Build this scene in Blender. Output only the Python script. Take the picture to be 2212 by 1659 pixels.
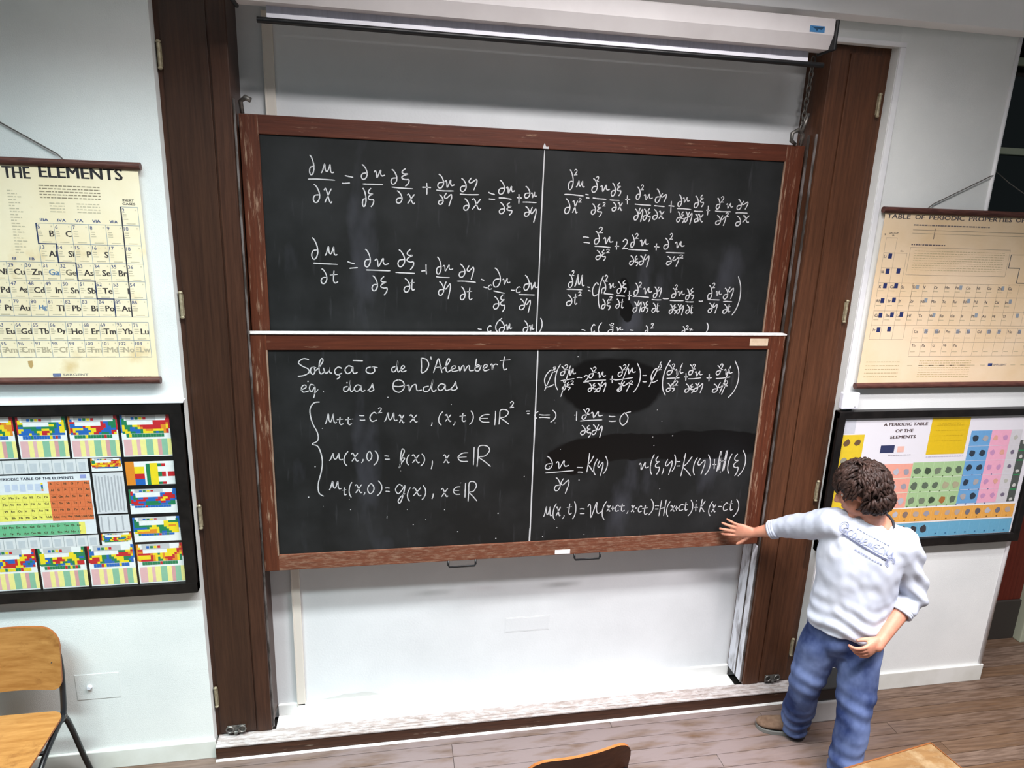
import bpy, bmesh, math, random
import numpy as np
from mathutils import Vector, Matrix, noise
from mathutils.bvhtree import BVHTree

for o in list(bpy.data.objects):
    bpy.data.objects.remove(o, do_unlink=True)
S = bpy.context.scene
C = S.collection
rnd = random.Random(7)

# ------------------------------------------------------------------ camera
cam_d = bpy.data.cameras.new('camera')
cam_d.sensor_width = 36.0
cam_d.sensor_fit = 'HORIZONTAL'
cam_d.lens = 36.0 * 1453.1 / 2212.0
cam_d.clip_start = 0.05
cam = bpy.data.objects.new('camera', cam_d)
C.objects.link(cam)
_r = Vector((0.98427114, -0.17319698, 0.03483001))
_d = Vector((-0.01024065, -0.2527571, -0.96747557))
_f = Vector((0.17636738, 0.9519016, -0.25055517))
m = Matrix.Identity(4)
for i in range(3):
    m[i][0], m[i][1], m[i][2] = _r[i], -_d[i], -_f[i]
m.translation = Vector((0.0, -3.1, 2.792))
cam.matrix_world = m
S.camera = cam

# ------------------------------------------------------------------ world, lamps, exposure
S.view_settings.view_transform = 'Standard'
S.view_settings.look = 'None'
S.view_settings.gamma = 1.0
S.view_settings.use_curve_mapping = False
S.view_settings.exposure = 0.0
w = bpy.data.worlds.new('room_ambience')
w.use_nodes = True
S.world = w
w.node_tree.nodes['Background'].inputs[0].default_value = (0.74, 0.95, 1.0, 1)
w.node_tree.nodes['Background'].inputs[1].default_value = 0.14
# louvred fluorescent ceiling lamps over the front of the lecture hall (built as fixtures further down)
LAMPS = [  # x, y, z, length along x, width, watts, spread, colour
    (-2.3, -1.5, 4.12, 1.6, 0.30, 24, 118, (0.76, 0.95, 1.0)),
    (-1.9, -2.1, 4.12, 1.6, 0.30, 110, 98, (0.80, 0.99, 1.0)),
    (0.85, -1.3, 4.12, 2.0, 0.30, 118, 147, (1.0, 0.97, 0.97)),
    (2.5, -2.0, 4.12, 2.0, 0.30, 160, 111, (1.0, 0.95, 0.98)),
    (-0.8, -1.35, 4.12, 1.6, 0.30, 56, 121, (0.80, 0.97, 1.0)),
]
for i, (x, y, z, lx, ly, e, sp, col) in enumerate(LAMPS):
    ld = bpy.data.lights.new('fluorescent_tube_light', 'AREA')
    ld.shape = 'RECTANGLE'
    ld.size, ld.size_y = lx, ly
    ld.energy = e
    ld.spread = math.radians(sp)
    ld.color = col
    lo = bpy.data.objects.new('fluorescent_tube_light', ld)
    lo.location = (x, y, z)
    C.objects.link(lo)

# ------------------------------------------------------------------ helpers
def lin(c):
    return tuple((v / 255 / 12.92) if v / 255 <= 0.04045 else ((v / 255 + 0.055) / 1.055) ** 2.4 for v in c)

def lin4(c):
    return lin(c) + (1.0,)

ORG = {}

def empty(name, loc, label=None, cat=None, group=None):
    o = bpy.data.objects.new(name, None)
    o.location = loc
    o.empty_display_size = 0.1
    C.objects.link(o)
    ORG[o] = Vector(loc)
    tag(o, label, cat, group)
    return o

def tag(o, label=None, cat=None, group=None, kind=None):
    if label: o['label'] = label
    if cat: o['category'] = cat
    if group: o['group'] = group
    if kind: o['kind'] = kind
    return o

class MB:
    """collects world-space geometry; build() links it as one mesh object"""
    def __init__(s):
        s.v, s.f, s.mi, s.col = [], [], [], []
    def add(s, verts, faces, mi=0, col=None):
        b = len(s.v)
        s.v += [tuple(p) for p in verts]
        for q in faces:
            s.f.append(tuple(b + i for i in q))
            s.mi.append(mi)
            s.col.append(col)
        return s
    def box(s, x0, x1, y0, y1, z0, z1, bev=0.0, mi=0, col=None):
        if bev <= 0:
            v = [(x, y, z) for z in (z0, z1) for y in (y0, y1) for x in (x0, x1)]
            f = [(0, 2, 3, 1), (4, 5, 7, 6), (0, 1, 5, 4), (2, 6, 7, 3), (0, 4, 6, 2), (1, 3, 7, 5)]
            return s.add(v, f, mi, col)
        bm = bmesh.new()
        bmesh.ops.create_cube(bm, size=1.0)
        for q in bm.verts:
            q.co = Vector(((x0 + x1) / 2 + q.co.x * (x1 - x0), (y0 + y1) / 2 + q.co.y * (y1 - y0), (z0 + z1) / 2 + q.co.z * (z1 - z0)))
        bmesh.ops.bevel(bm, geom=bm.edges[:], offset=bev, segments=2, affect='EDGES', profile=0.6)
        bm.verts.index_update()
        s.add([q.co[:] for q in bm.verts], [[q.index for q in f.verts] for f in bm.faces], mi, col)
        bm.free()
        return s
    def prism(s, poly, axis, a0, a1, mi=0):
        """polygon in the two other axes (order kept), swept along axis from a0 to a1"""
        n = len(poly)
        def P(p, a):
            return {'x': (a, p[0], p[1]), 'y': (p[0], a, p[1]), 'z': (p[0], p[1], a)}[axis]
        v = [P(p, a0) for p in poly] + [P(p, a1) for p in poly]
        f = [tuple(range(n))[::-1], tuple(range(n, 2 * n))]
        for i in range(n):
            j = (i + 1) % n
            f.append((i, j, n + j, n + i))
        return s.add(v, f, mi)
    def tube(s, pts, r, n=10, cap=True, mi=0):
        pts = [Vector(p) for p in pts]
        rs = r if isinstance(r, (list, tuple)) else [r] * len(pts)
        t0 = (pts[1] - pts[0]).normalized()
        up = Vector((0, 0, 1)) if abs(t0.z) < 0.9 else Vector((1, 0, 0))
        u = (up - t0 * up.dot(t0)).normalized()
        V, F = [], []
        for i, p in enumerate(pts):
            a = pts[max(i - 1, 0)]
            b = pts[min(i + 1, len(pts) - 1)]
            t = (b - a).normalized()
            u = (u - t * u.dot(t))
            u = u.normalized() if u.length > 1e-6 else t.orthogonal().normalized()
            w_ = t.cross(u)
            for k in range(n):
                an = 2 * math.pi * k / n
                V.append(p + (u * math.cos(an) + w_ * math.sin(an)) * rs[i])
        for i in range(len(pts) - 1):
            for k in range(n):
                k2 = (k + 1) % n
                F.append((i * n + k, i * n + k2, (i + 1) * n + k2, (i + 1) * n + k))
        if cap:
            F.append(tuple(range(n))[::-1])
            F.append(tuple(range((len(pts) - 1) * n, len(pts) * n)))
        return s.add(V, F, mi)
    def ell(s, c, r, axes=None, n=14, m_=9):
        A = axes or (Vector((1, 0, 0)), Vector((0, 1, 0)), Vector((0, 0, 1)))
        c = Vector(c)
        V = [c + A[2] * r[2]]
        for i in range(1, m_):
            th = math.pi * i / m_
            for k in range(n):
                ph = 2 * math.pi * k / n
                V.append(c + A[0] * (r[0] * math.sin(th) * math.cos(ph)) + A[1] * (r[1] * math.sin(th) * math.sin(ph)) + A[2] * (r[2] * math.cos(th)))
        V.append(c - A[2] * r[2])
        F = [(0, 1 + k, 1 + (k + 1) % n) for k in range(n)]
        for i in range(m_ - 2):
            for k in range(n):
                a, b = 1 + i * n + k, 1 + i * n + (k + 1) % n
                F.append((a, a + n, b + n, b))
        l = len(V) - 1
        F += [(l, l - n + (k + 1) % n, l - n + k) for k in range(n)]
        return s.add(V, F)
    def quad(s, x0, z0, x1, z1, y, col=None, mi=0):
        return s.add([(x0, y, z0), (x1, y, z0), (x1, y, z1), (x0, y, z1)], [(0, 1, 2, 3)], mi, col)
    def build(s, name, mats, parent=None, origin=None, smooth=False, angle=None):
        org = ORG[parent] if parent is not None else Vector(origin if origin is not None else (0, 0, 0))
        me = bpy.data.meshes.new(name)
        me.from_pydata([(p[0] - org.x, p[1] - org.y, p[2] - org.z) for p in s.v], [], s.f)
        mats = mats if isinstance(mats, (list, tuple)) else [mats]
        for q in mats:
            me.materials.append(q)
        if len(mats) > 1:
            me.polygons.foreach_set('material_index', s.mi)
        if any(c is not None for c in s.col):
            at = me.color_attributes.new('Col', 'FLOAT_COLOR', 'CORNER')
            buf = []
            for p, c in zip(me.polygons, s.col):
                buf += list(lin4(c or (255, 255, 255))) * p.loop_total
            at.data.foreach_set('color', buf)
        me.update()
        o = bpy.data.objects.new(name, me)
        C.objects.link(o)
        if parent is not None:
            o.parent = parent
        else:
            o.location = org
        ORG[o] = org
        if smooth:
            me.polygons.foreach_set('use_smooth', [True] * len(me.polygons))
            if angle:
                me.set_sharp_from_angle(angle=math.radians(angle))
        return o

def struct(o):
    o['kind'] = 'structure'
    return o

# ------------------------------------------------------------------ materials
def nmat(name, rough=0.6, spec=0.3, metal=0.0, base=(200, 200, 200)):
    mt = bpy.data.materials.new(name)
    mt.use_nodes = True
    nt = mt.node_tree
    b = nt.nodes['Principled BSDF']
    b.inputs['Roughness'].default_value = rough
    b.inputs['Specular IOR Level'].default_value = spec
    b.inputs['Metallic'].default_value = metal
    b.inputs['Base Color'].default_value = lin4(base)
    return mt, nt, b

def L(nt, a, b):
    nt.links.new(a, b)

def noise_fac(nt, scale=(1, 1, 1), sc=5.0, detail=4.0, lo=0.4, hi=0.6, rough=0.55, coord='Object'):
    tc = nt.nodes.new('ShaderNodeTexCoord')
    mp = nt.nodes.new('ShaderNodeMapping')
    mp.inputs['Scale'].default_value = scale
    nz = nt.nodes.new('ShaderNodeTexNoise')
    nz.inputs['Scale'].default_value = sc
    nz.inputs['Detail'].default_value = detail
    nz.inputs['Roughness'].default_value = rough
    mr = nt.nodes.new('ShaderNodeMapRange')
    mr.inputs['From Min'].default_value = lo
    mr.inputs['From Max'].default_value = hi
    L(nt, tc.outputs[coord], mp.inputs[0])
    L(nt, mp.outputs[0], nz.inputs['Vector'])
    L(nt, nz.outputs['Fac'], mr.inputs['Value'])
    return mr.outputs[0]

def mixc(nt, fac, a, b):
    mx = nt.nodes.new('ShaderNodeMix')
    mx.data_type = 'RGBA'
    if hasattr(fac, 'links'):
        L(nt, fac, mx.inputs['Factor'])
    else:
        mx.inputs['Factor'].default_value = fac
    for v, k in ((a, 6), (b, 7)):
        if hasattr(v, 'links'):
            L(nt, v, mx.inputs[k])
        else:
            mx.inputs[k].default_value = lin4(v)
    return mx.outputs[2]

def bump(nt, b, fac, dist=0.002, strength=0.5):
    bp = nt.nodes.new('ShaderNodeBump')
    bp.inputs['Distance'].default_value = dist
    bp.inputs['Strength'].default_value = strength
    L(nt, fac, bp.inputs['Height'])
    L(nt, bp.outputs[0], b.inputs['Normal'])

def math_n(nt, op, a, b=None):
    n = nt.nodes.new('ShaderNodeMath')
    n.operation = op
    for i, v in enumerate((a, b)):
        if v is None: continue
        if hasattr(v, 'links'): L(nt, v, n.inputs[i])
        else: n.inputs[i].default_value = v
    n.use_clamp = op in ('MULTIPLY', 'ADD')
    return n.outputs[0]

def plain(name, c, rough=0.6, spec=0.3, metal=0.0):
    return nmat(name, rough, spec, metal, c)[0]

def mottled(name, c1, c2, sc=8, scale=(1, 1, 1), rough=0.7, spec=0.25, lo=0.35, hi=0.65, bsc=None, bd=0.001, metal=0.0):
    mt, nt, b = nmat(name, rough, spec, metal)
    L(nt, mixc(nt, noise_fac(nt, scale, sc, 5, lo, hi), c1, c2), b.inputs['Base Color'])
    if bsc:
        bump(nt, b, noise_fac(nt, (1, 1, 1), bsc, 3, 0.2, 0.8), bd, 0.6)
    return mt

def wood(name, c1, c2, scale, sc=3.0, rough=0.45, spec=0.3, worn=None, wscale=None, wlo=0.52, whi=0.62, wsc=2.0):
    mt, nt, b = nmat(name, rough, spec)
    c = mixc(nt, noise_fac(nt, scale, sc, 7, 0.32, 0.68, 0.65), c1, c2)
    if worn:
        f = noise_fac(nt, wscale or scale, wsc, 8, wlo, whi, 0.7)
        c = mixc(nt, f, c, worn)
    L(nt, c, b.inputs['Base Color'])
    bump(nt, b, noise_fac(nt, scale, sc * 2, 4, 0.2, 0.8), 0.0006, 0.5)
    return mt

M = {}
M['wall'] = mottled('white_roughcast_wall', (222, 225, 224), (236, 238, 236), 1.5, rough=0.85, bsc=220, bd=0.0012)
M['niche'] = mottled('white_niche_plaster', (216, 218, 220), (226, 228, 230), 2.0, rough=0.75, bsc=90, bd=0.0005)
M['nichefloor'] = mottled('white_painted_ledge', (228, 228, 226), (240, 240, 238), 6, rough=0.6)
M['ceil'] = mottled('grey_white_ceiling', (242, 243, 243), (246, 246, 246), 3, rough=0.9)
M['trim'] = mottled('white_gloss_trim', (225, 226, 230), (240, 240, 242), 5, rough=0.45)
M['base'] = mottled('white_skirting', (214, 214, 205), (232, 233, 228), 4, rough=0.5)
M['batten'] = plain('ivory_batten', (222, 214, 204), 0.55)
M['dwood_v'] = wood('dark_stained_wood', (52, 31, 22), (74, 47, 34), (28, 28, 1.2), rough=0.42)
M['dwood_v2'] = wood('dark_door_wood', (48, 30, 22), (66, 43, 31), (30, 30, 1.0), rough=0.40)
M['dwood_lit'] = wood('dark_stained_wood_lit', (66, 40, 26), (94, 59, 40), (28, 28, 1.2), rough=0.42)  # same wood as the left column, with its stronger light put into the colour
M['dwood_h'] = wood('dark_kick_wood', (50, 30, 20), (78, 48, 33), (1.2, 28, 28), rough=0.5, worn=(150, 135, 120), wscale=(3, 20, 20), wlo=0.62, whi=0.75)
M['sill'] = wood('chalk_dusted_sill_wood', (140, 126, 119), (178, 168, 164), (1.5, 22, 22), sc=2.5, rough=0.8, worn=(190, 183, 182), wscale=(8, 26, 26), wlo=0.45, whi=0.6)
M['fr_h'] = wood('red_brown_rail_wood', (66, 30, 18), (90, 44, 27), (1.3, 30, 30), rough=0.5, worn=(150, 122, 100), wscale=(3, 30, 30), wlo=0.60, whi=0.72)
M['fr_v'] = wood('red_brown_stile_wood', (70, 34, 21), (96, 50, 31), (30, 30, 1.3), rough=0.5, worn=(158, 130, 108), wscale=(26, 26, 2.2), wlo=0.55, whi=0.66)
M['fr_hw'] = wood('worn_rail_wood', (92, 50, 34), (122, 74, 54), (1.3, 30, 30), rough=0.6, worn=(150, 122, 102), wscale=(9, 44, 44), wlo=0.47, whi=0.75)
M['bead'] = wood('worn_pale_bead_wood', (112, 84, 66), (158, 134, 116), (20, 20, 3), sc=4, rough=0.7)
M['chalk'] = plain('white_chalk', (188, 188, 190), 0.95, 0.05)
M['chalkdust'] = mottled('chalky_ledge', (200, 196, 192), (240, 238, 236), 30, (1, 8, 8), rough=0.9)
M['steel'] = mottled('dull_steel', (92, 90, 88), (140, 136, 130), 40, rough=0.45, metal=0.7)
M['brass'] = mottled('worn_brass_hinge', (140, 130, 106), (176, 166, 140), 60, rough=0.45, metal=0.3)
M['rail'] = mottled('chalky_metal_guide', (62, 56, 52), (112, 106, 104), 6, (6, 6, 1.5), rough=0.55, lo=0.42, hi=0.58)
M['dustrail'] = mottled('chalk_covered_guide', (138, 134, 136), (220, 222, 230), 4, (6, 6, 1.5), rough=0.8, lo=0.30, hi=0.5)
M['blackmetal'] = plain('black_painted_metal', (22, 22, 24), 0.4, 0.4)
M['black'] = mottled('black_frame_lacquer', (20, 18, 18), (30, 27, 26), 20, rough=0.4)
M['casing'] = mottled('white_enamel_casing', (206, 200, 200), (216, 211, 211), 4, rough=0.4)
M['cloth'] = mottled('pale_screen_cloth', (196, 194, 208), (208, 206, 220), 10, (6, 1, .5), rough=0.8)
M['hem'] = plain('white_screen_hem', (235, 233, 240), 0.7)
M['paperlabel'] = mottled('old_paper_label', (190, 166, 140), (210, 190, 166), 30, rough=0.8)
M['rod'] = mottled('brown_chart_rod', (70, 42, 38), (98, 62, 54), 20, (1, 8, 8), rough=0.45)
M['cord'] = plain('grey_cord', (96, 92, 88), 0.9)
M['ply'] = wood('orange_beech_plywood', (148, 98, 48), (178, 128, 72), (2.2, 16, 16), sc=2.4, rough=0.38, worn=(122, 76, 38), wscale=(4, 6, 6), wlo=0.56, whi=0.75)
M['plyedge'] = wood('orange_plywood_edge', (140, 80, 38), (164, 100, 52), (3, 30, 30), rough=0.5)
M['ply_shaded'] = wood('shaded_plywood_back', (70, 42, 28), (90, 56, 38), (3, 20, 20), rough=0.5)  # chair plywood again, shade on the backrest's rear side put into the colour
M['tube'] = plain('dark_green_black_tube', (24, 26, 30), 0.3, 0.5)
M['table'] = wood('honey_table_top', (96, 70, 42), (122, 94, 60), (2.0, 14, 14), sc=2.2, rough=0.35, worn=(142, 126, 98), wscale=(5, 5, 5), wlo=0.5, whi=0.75)
M['tableedge'] = plain('brown_table_edge', (112, 66, 30), 0.45)
M['paper'] = plain('white_paper', (236, 236, 238), 0.8)
M['greyplastic'] = mottled('light_grey_plastic', (176, 174, 172), (190, 188, 186), 5, rough=0.5)
M['doorred'] = wood('dark_red_door_wood', (84, 30, 22), (104, 42, 30), (20, 20, 1), rough=0.5)
M['darkgrey'] = plain('dark_grey_plinth', (60, 56, 52), 0.6)
M['palegreen'] = plain('pale_green_jamb', (176, 182, 160), 0.5)
M['whiteplastic'] = plain('white_plastic', (232, 234, 244), 0.4)
M['blueprint'] = plain('blue_sticker', (64, 120, 168), 0.5)

mt, nt, b = nmat('night_window_glass', 0.06, 0.5, 0, (8, 9, 10)); M['nightglass'] = mt

def print_mat():
    mt, nt, b = nmat('colour_print', 0.45, 0.3)
    a = nt.nodes.new('ShaderNodeVertexColor')
    a.layer_name = 'Col'
    f = noise_fac(nt, (1, 1, 1), 60, 3, 0.3, 0.7)
    mx = nt.nodes.new('ShaderNodeMix')
    mx.data_type = 'RGBA'
    mx.blend_type = 'MULTIPLY'
    mx.inputs['Factor'].default_value = 0.08
    L(nt, a.outputs[0], mx.inputs[6])
    L(nt, f, mx.inputs[7])
    L(nt, mx.outputs[2], b.inputs['Base Color'])
    return mt
M['print'] = print_mat()

def pane_mat():
    mt = bpy.data.materials.new('clear_glazing')
    mt.use_nodes = True
    nt = mt.node_tree
    nt.nodes.remove(nt.nodes['Principled BSDF'])
    out = nt.nodes['Material Output']
    tr = nt.nodes.new('ShaderNodeBsdfTransparent')
    gl = nt.nodes.new('ShaderNodeBsdfGlossy')
    gl.inputs['Roughness'].default_value = 0.08
    mx = nt.nodes.new('ShaderNodeMixShader')
    mx.inputs[0].default_value = 0.035; L(nt, tr.outputs[0], mx.inputs[1]); L(nt, gl.outputs[0], mx.inputs[2])
    L(nt, mx.outputs[0], out.inputs[0])
    return mt
M['glazing'] = pane_mat()

def slate_mat(name, blobs):
    """dark slate with chalk-dust clouds; blobs = wet-wiped patches (cx, cz, rx, rz) in metres, world"""
    mt, nt, b = nmat(name, 0.5, 0.22)
    c = mixc(nt, noise_fac(nt, (1, 1, 1), 3.2, 6, 0.42, 0.75), (26, 27, 27), (41, 42, 43))
    c = mixc(nt, noise_fac(nt, (1.4, 1, 0.5), 2.3, 5, 0.60, 0.82), c, (64, 65, 72))
    c = mixc(nt, noise_fac(nt, (9, 1, 1.2), 4, 5, 0.62, 0.9), c, (58, 59, 62))
    if blobs:
        geo = nt.nodes.new('ShaderNodeNewGeometry')
        nz = nt.nodes.new('ShaderNodeTexNoise'); nz.inputs['Scale'].default_value = 7; nz.inputs['Detail'].default_value = 3
        L(nt, geo.outputs['Position'], nz.inputs['Vector'])
        sub = nt.nodes.new('ShaderNodeVectorMath'); sub.operation = 'SUBTRACT'; sub.inputs[1].default_value = (0.5, 0.5, 0.5)
        L(nt, nz.outputs['Color'], sub.inputs[0])
        scl = nt.nodes.new('ShaderNodeVectorMath'); scl.operation = 'SCALE'; scl.inputs['Scale'].default_value = 0.07
        L(nt, sub.outputs[0], scl.inputs[0])
        ad = nt.nodes.new('ShaderNodeVectorMath'); ad.operation = 'ADD'
        L(nt, geo.outputs['Position'], ad.inputs[0]); L(nt, scl.outputs[0], ad.inputs[1])
        tot = None
        for (cx, cz, rx, rz) in blobs:
            s1 = nt.nodes.new('ShaderNodeVectorMath'); s1.operation = 'SUBTRACT'; s1.inputs[1].default_value = (cx, 0, cz)
            L(nt, ad.outputs[0], s1.inputs[0])
            m1 = nt.nodes.new('ShaderNodeVectorMath'); m1.operation = 'MULTIPLY'; m1.inputs[1].default_value = (1 / rx, 0, 1 / rz)
            L(nt, s1.outputs[0], m1.inputs[0])
            ln = nt.nodes.new('ShaderNodeVectorMath'); ln.operation = 'LENGTH'
            L(nt, m1.outputs[0], ln.inputs[0])
            mr = nt.nodes.new('ShaderNodeMapRange'); mr.inputs['From Min'].default_value = 1.04; mr.inputs['From Max'].default_value = 0.94
            L(nt, ln.outputs['Value'], mr.inputs['Value'])
            tot = mr.outputs[0] if tot is None else math_n(nt, 'MAXIMUM', tot, mr.outputs[0])
        c = mixc(nt, tot, c, (15, 14, 14))
        ro = nt.nodes.new('ShaderNodeMapRange'); ro.inputs['To Min'].default_value = 0.5; ro.inputs['To Max'].default_value = 0.34
        L(nt, tot, ro.inputs['Value']); L(nt, ro.outputs[0], b.inputs['Roughness'])
    L(nt, c, b.inputs['Base Color'])
    return mt

def plank_mat():
    mt, nt, b = nmat('worn_oak_plank', 0.5, 0.3)
    oi = nt.nodes.new('ShaderNodeObjectInfo')
    c = mixc(nt, noise_fac(nt, (1.5, 26, 26), 2.2, 7, 0.3, 0.7, 0.65), (74, 53, 36), (110, 83, 58))
    c2 = mixc(nt, noise_fac(nt, (2, 20, 20), 3.0, 6, 0.4, 0.62), (86, 70, 60), (122, 104, 92))
    c = mixc(nt, oi.outputs['Random'], c, c2)
    geo = nt.nodes.new('ShaderNodeNewGeometry')
    sep = nt.nodes.new('ShaderNodeSeparateXYZ')
    L(nt, geo.outputs['Position'], sep.inputs[0])
    # chalk dust trodden into the boards in front of the chalkboard
    mr = nt.nodes.new('ShaderNodeMapRange'); mr.inputs['From Min'].default_value = 3.0; mr.inputs['From Max'].default_value = 1.7
    L(nt, sep.outputs[0], mr.inputs['Value'])
    mr2 = nt.nodes.new('ShaderNodeMapRange'); mr2.inputs['From Min'].default_value = -1.3; mr2.inputs['From Max'].default_value = -0.2
    L(nt, sep.outputs[0], mr2.inputs['Value'])
    f = math_n(nt, 'MULTIPLY', mr.outputs[0], mr2.outputs[0])
    f = math_n(nt, 'MULTIPLY', f, noise_fac(nt, (2.2, 9, 9), 1.6, 6, 0.28, 0.55))
    c = mixc(nt, f, c, (128, 114, 112))
    L(nt, c, b.inputs['Base Color'])
    bump(nt, b, noise_fac(nt, (2, 30, 30), 5, 4, 0.2, 0.8), 0.0008, 0.5)
    return mt
M['plank'] = plank_mat()

def chart_mat():
    mt, nt, b = nmat('aged_cream_chart_paper', 0.6, 0.2)
    c = mixc(nt, noise_fac(nt, (1, 1, 1), 2.2, 5, 0.35, 0.7), (248, 236, 206), (240, 222, 182))
    c = mixc(nt, noise_fac(nt, (1.2, 1, 1), 5, 6, 0.60, 0.8), c, (216, 186, 128))
    L(nt, c, b.inputs['Base Color'])
    bump(nt, b, noise_fac(nt, (1, 1, 1), 7, 2, 0.2, 0.8), 0.004, 0.3)
    return mt
M['chart'] = chart_mat()
M['chart2'] = mottled('aged_tan_chart_paper', (238, 214, 182), (226, 196, 152), 2.4, rough=0.6, lo=0.4, hi=0.72)

# ------------------------------------------------------------------ room shell
fl = struct(MB().box(-3.2, 5.2, -4.6, 1.2, -0.08, -0.021).build('floor', M['darkgrey'], origin=(0, 0, 0)))
plank_meshes = {}
def plank(x0, ln, y1, wd):
    key = (round(ln, 2), round(wd, 3))
    if key not in plank_meshes:
        mb = MB().box(0, ln - 0.002, -wd + 0.0025, 0, -0.02, 0, 0.0012)
        o = mb.build('plank', M['plank'], fl)
        plank_meshes[key] = o.data
        o.location = (x0, y1, 0)
    else:
        o = bpy.data.objects.new('plank', plank_meshes[key])
        C.objects.link(o)
        o.parent = fl
        o.location = (x0, y1, rnd.uniform(-0.0008, 0))
row = 0
y = -0.001
while y > -2.6:
    x = -3.2 + rnd.choice((-0.9, -0.4, 0.0, -1.3))
    while x < 5.2:
        ln = rnd.choice((1.4, 1.8, 2.2, 2.6))
        plank(x, ln, y, 0.088)
        x += ln
    y -= 0.088
for k in range(5):
    plank(3.68, 1.4, 0.087 + 0.088 * k, 0.088)

struct(MB().box(-3.2, -0.915, 0.0, 0.30, 0, 4.2).build('wall_left', M['wall'], origin=(-2, 0, 0)))
struct(MB().box(-0.915, 2.372, 0.0, 0.30, 3.60, 4.2).build('wall_top', M['wall'], origin=(0.7, 0, 3.6)))
wr = struct(MB().prism([(2.372, 0), (2.372, 4.2), (3.03, 4.2), (3.03, 2.3), (3.665, 2.3), (3.665, 0)], 'y', 0.0, 0.16).build('wall_right', M['wall'], origin=(2.4, 0, 0)))
wbk = struct(MB().box(-0.93, 2.372, 0.24, 0.30, 0, 3.6).build('wall_back', M['niche'], origin=(0.7, 0.24, 0)))
_pk = [(-0.40, 0.092), (-0.33, 0.100), (-0.28, 0.112), (-0.22, 0.110), (-0.17, 0.116), (-0.13, 0.108), (-0.09, 0.094)]
MB().add([(x, 0.2392, z) for x, z in _pk] + [(x, 0.2392, 0.0885) for x, z in _pk], [(i, i + 7, i + 8, i + 1) for i in range(6)]).build('peeled_paint', plain('bare_grey_plaster', (204, 203, 200), .9), wbk)
struct(MB().box(2.372, 5.2, 0.62, 0.70, 0, 4.2).build('wall_far', M['ceil'], origin=(4, 0.62, 0)))
struct(MB().box(-3.2, 5.2, -4.6, 0.7, 4.2, 4.3).box(-3.2, 5.2, -0.10, -0.0005, 3.685, 4.2, 0.004).build('ceiling', M['ceil'], origin=(0, 0, 4.2)))
struct(MB().box(-3.2, -0.907, -0.016, 0, 0, 0.105, 0.004).build('baseboard_left', M['base'], origin=(-2, 0, 0)))
struct(MB().box(2.404, 3.668, -0.016, 0, 0, 0.115, 0.004).build('baseboard_right', M['base'], origin=(3, 0, 0)))
struct(MB().box(-0.636, 2.054, 0.222, 0.24, 0.02, 0.088, 0.003).build('baseboard_back', M['nichefloor'], origin=(0.7, 0.23, 0.02)))
struct(MB().box(-0.636, 2.054, 0.057, 0.24, 0.0, 0.02).build('trim_1', M['nichefloor'], origin=(0.7, 0.1, 0)))
struct(MB().box(2.374, 2.404, -0.008, 0, 0.0, 3.595, 0.003).box(-0.915, 2.404, -0.008, 0, 3.595, 3.617, 0.003).build('trim_2', M['trim'], origin=(2.39, 0, 0)))
struct(MB().tube([(3.018, -0.002, 2.3), (3.018, -0.002, 3.685)], 0.010, 10).build('trim_3', M['trim'], origin=(3.03, 0, 2.3), smooth=True))
struct(MB().tube([(3.648, -0.002, 0.115), (3.648, -0.002, 2.3)], 0.012, 10).build('trim_4', M['trim'], origin=(3.65, 0, 0.1), smooth=True))
struct(MB().prism([(-0.046, 0.0), (-0.034, 0.0), (-0.034, 0.007), (-0.042, 0.004)], 'x', -0.905, 2.372).build('trim_5', M['chalkdust'], origin=(0.7, -0.04, 0)))
# the doorway and the dark window beyond the right wall
dr = struct(MB().box(3.35, 4.285, 0.36, 0.40, 0.30, 2.25, 0.003).build('door_1', M['doorred'], origin=(3.9, 0.36, 0)))
MB().box(3.35, 4.285, 0.345, 0.40, 0.0, 0.30, 0.004).build('kick_plate', M['darkgrey'], dr)
struct(MB().box(4.285, 4.40, 0.29, 0.44, 0, 2.3, 0.006).build('trim_6', M['palegreen'], origin=(4.34, 0.3, 0)))
struct(MB().box(3.031, 4.40, 0.161, 0.44, 2.25, 2.40).build('trim_7', M['trim'], origin=(3.7, 0.3, 2.25)))
wn = struct(MB().box(3.031, 4.6, 0.325, 0.345, 2.40, 4.2).build('window_1', M['nightglass'], origin=(3.6, 0.33, 2.4)))
for z in (2.72, 3.185, 3.64):
    MB().box(3.031, 4.6, 0.29, 0.325, z, z + 0.035, 0.004).build('glazing_bar', M['palegreen'], wn)
MB().box(3.95, 3.99, 0.295, 0.325, 2.4, 4.2, 0.004).build('glazing_bar', M['palegreen'], wn)

# ------------------------------------------------------------------ ceiling lamps (fixtures that hold the tubes)
for i, (x, y, z, lx, ly, e, sp, col) in enumerate(LAMPS):
    t = empty('ceiling_light', (x, y, 4.2), 'long white louvred fluorescent fitting on the ceiling', 'lamp', 'fluorescent fittings')
    MB().box(x - lx / 2, x + lx / 2, y - ly / 2, y + ly / 2, z + 0.02, 4.199, 0.006).build('housing', M['casing'], t)
    for s in (-1, 1):
        MB().box(x - lx / 2, x + lx / 2, y + s * ly / 2 - 0.006, y + s * ly / 2 + 0.006, z - 0.03, z + 0.03).build('reflector', M['casing'], t)

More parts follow.
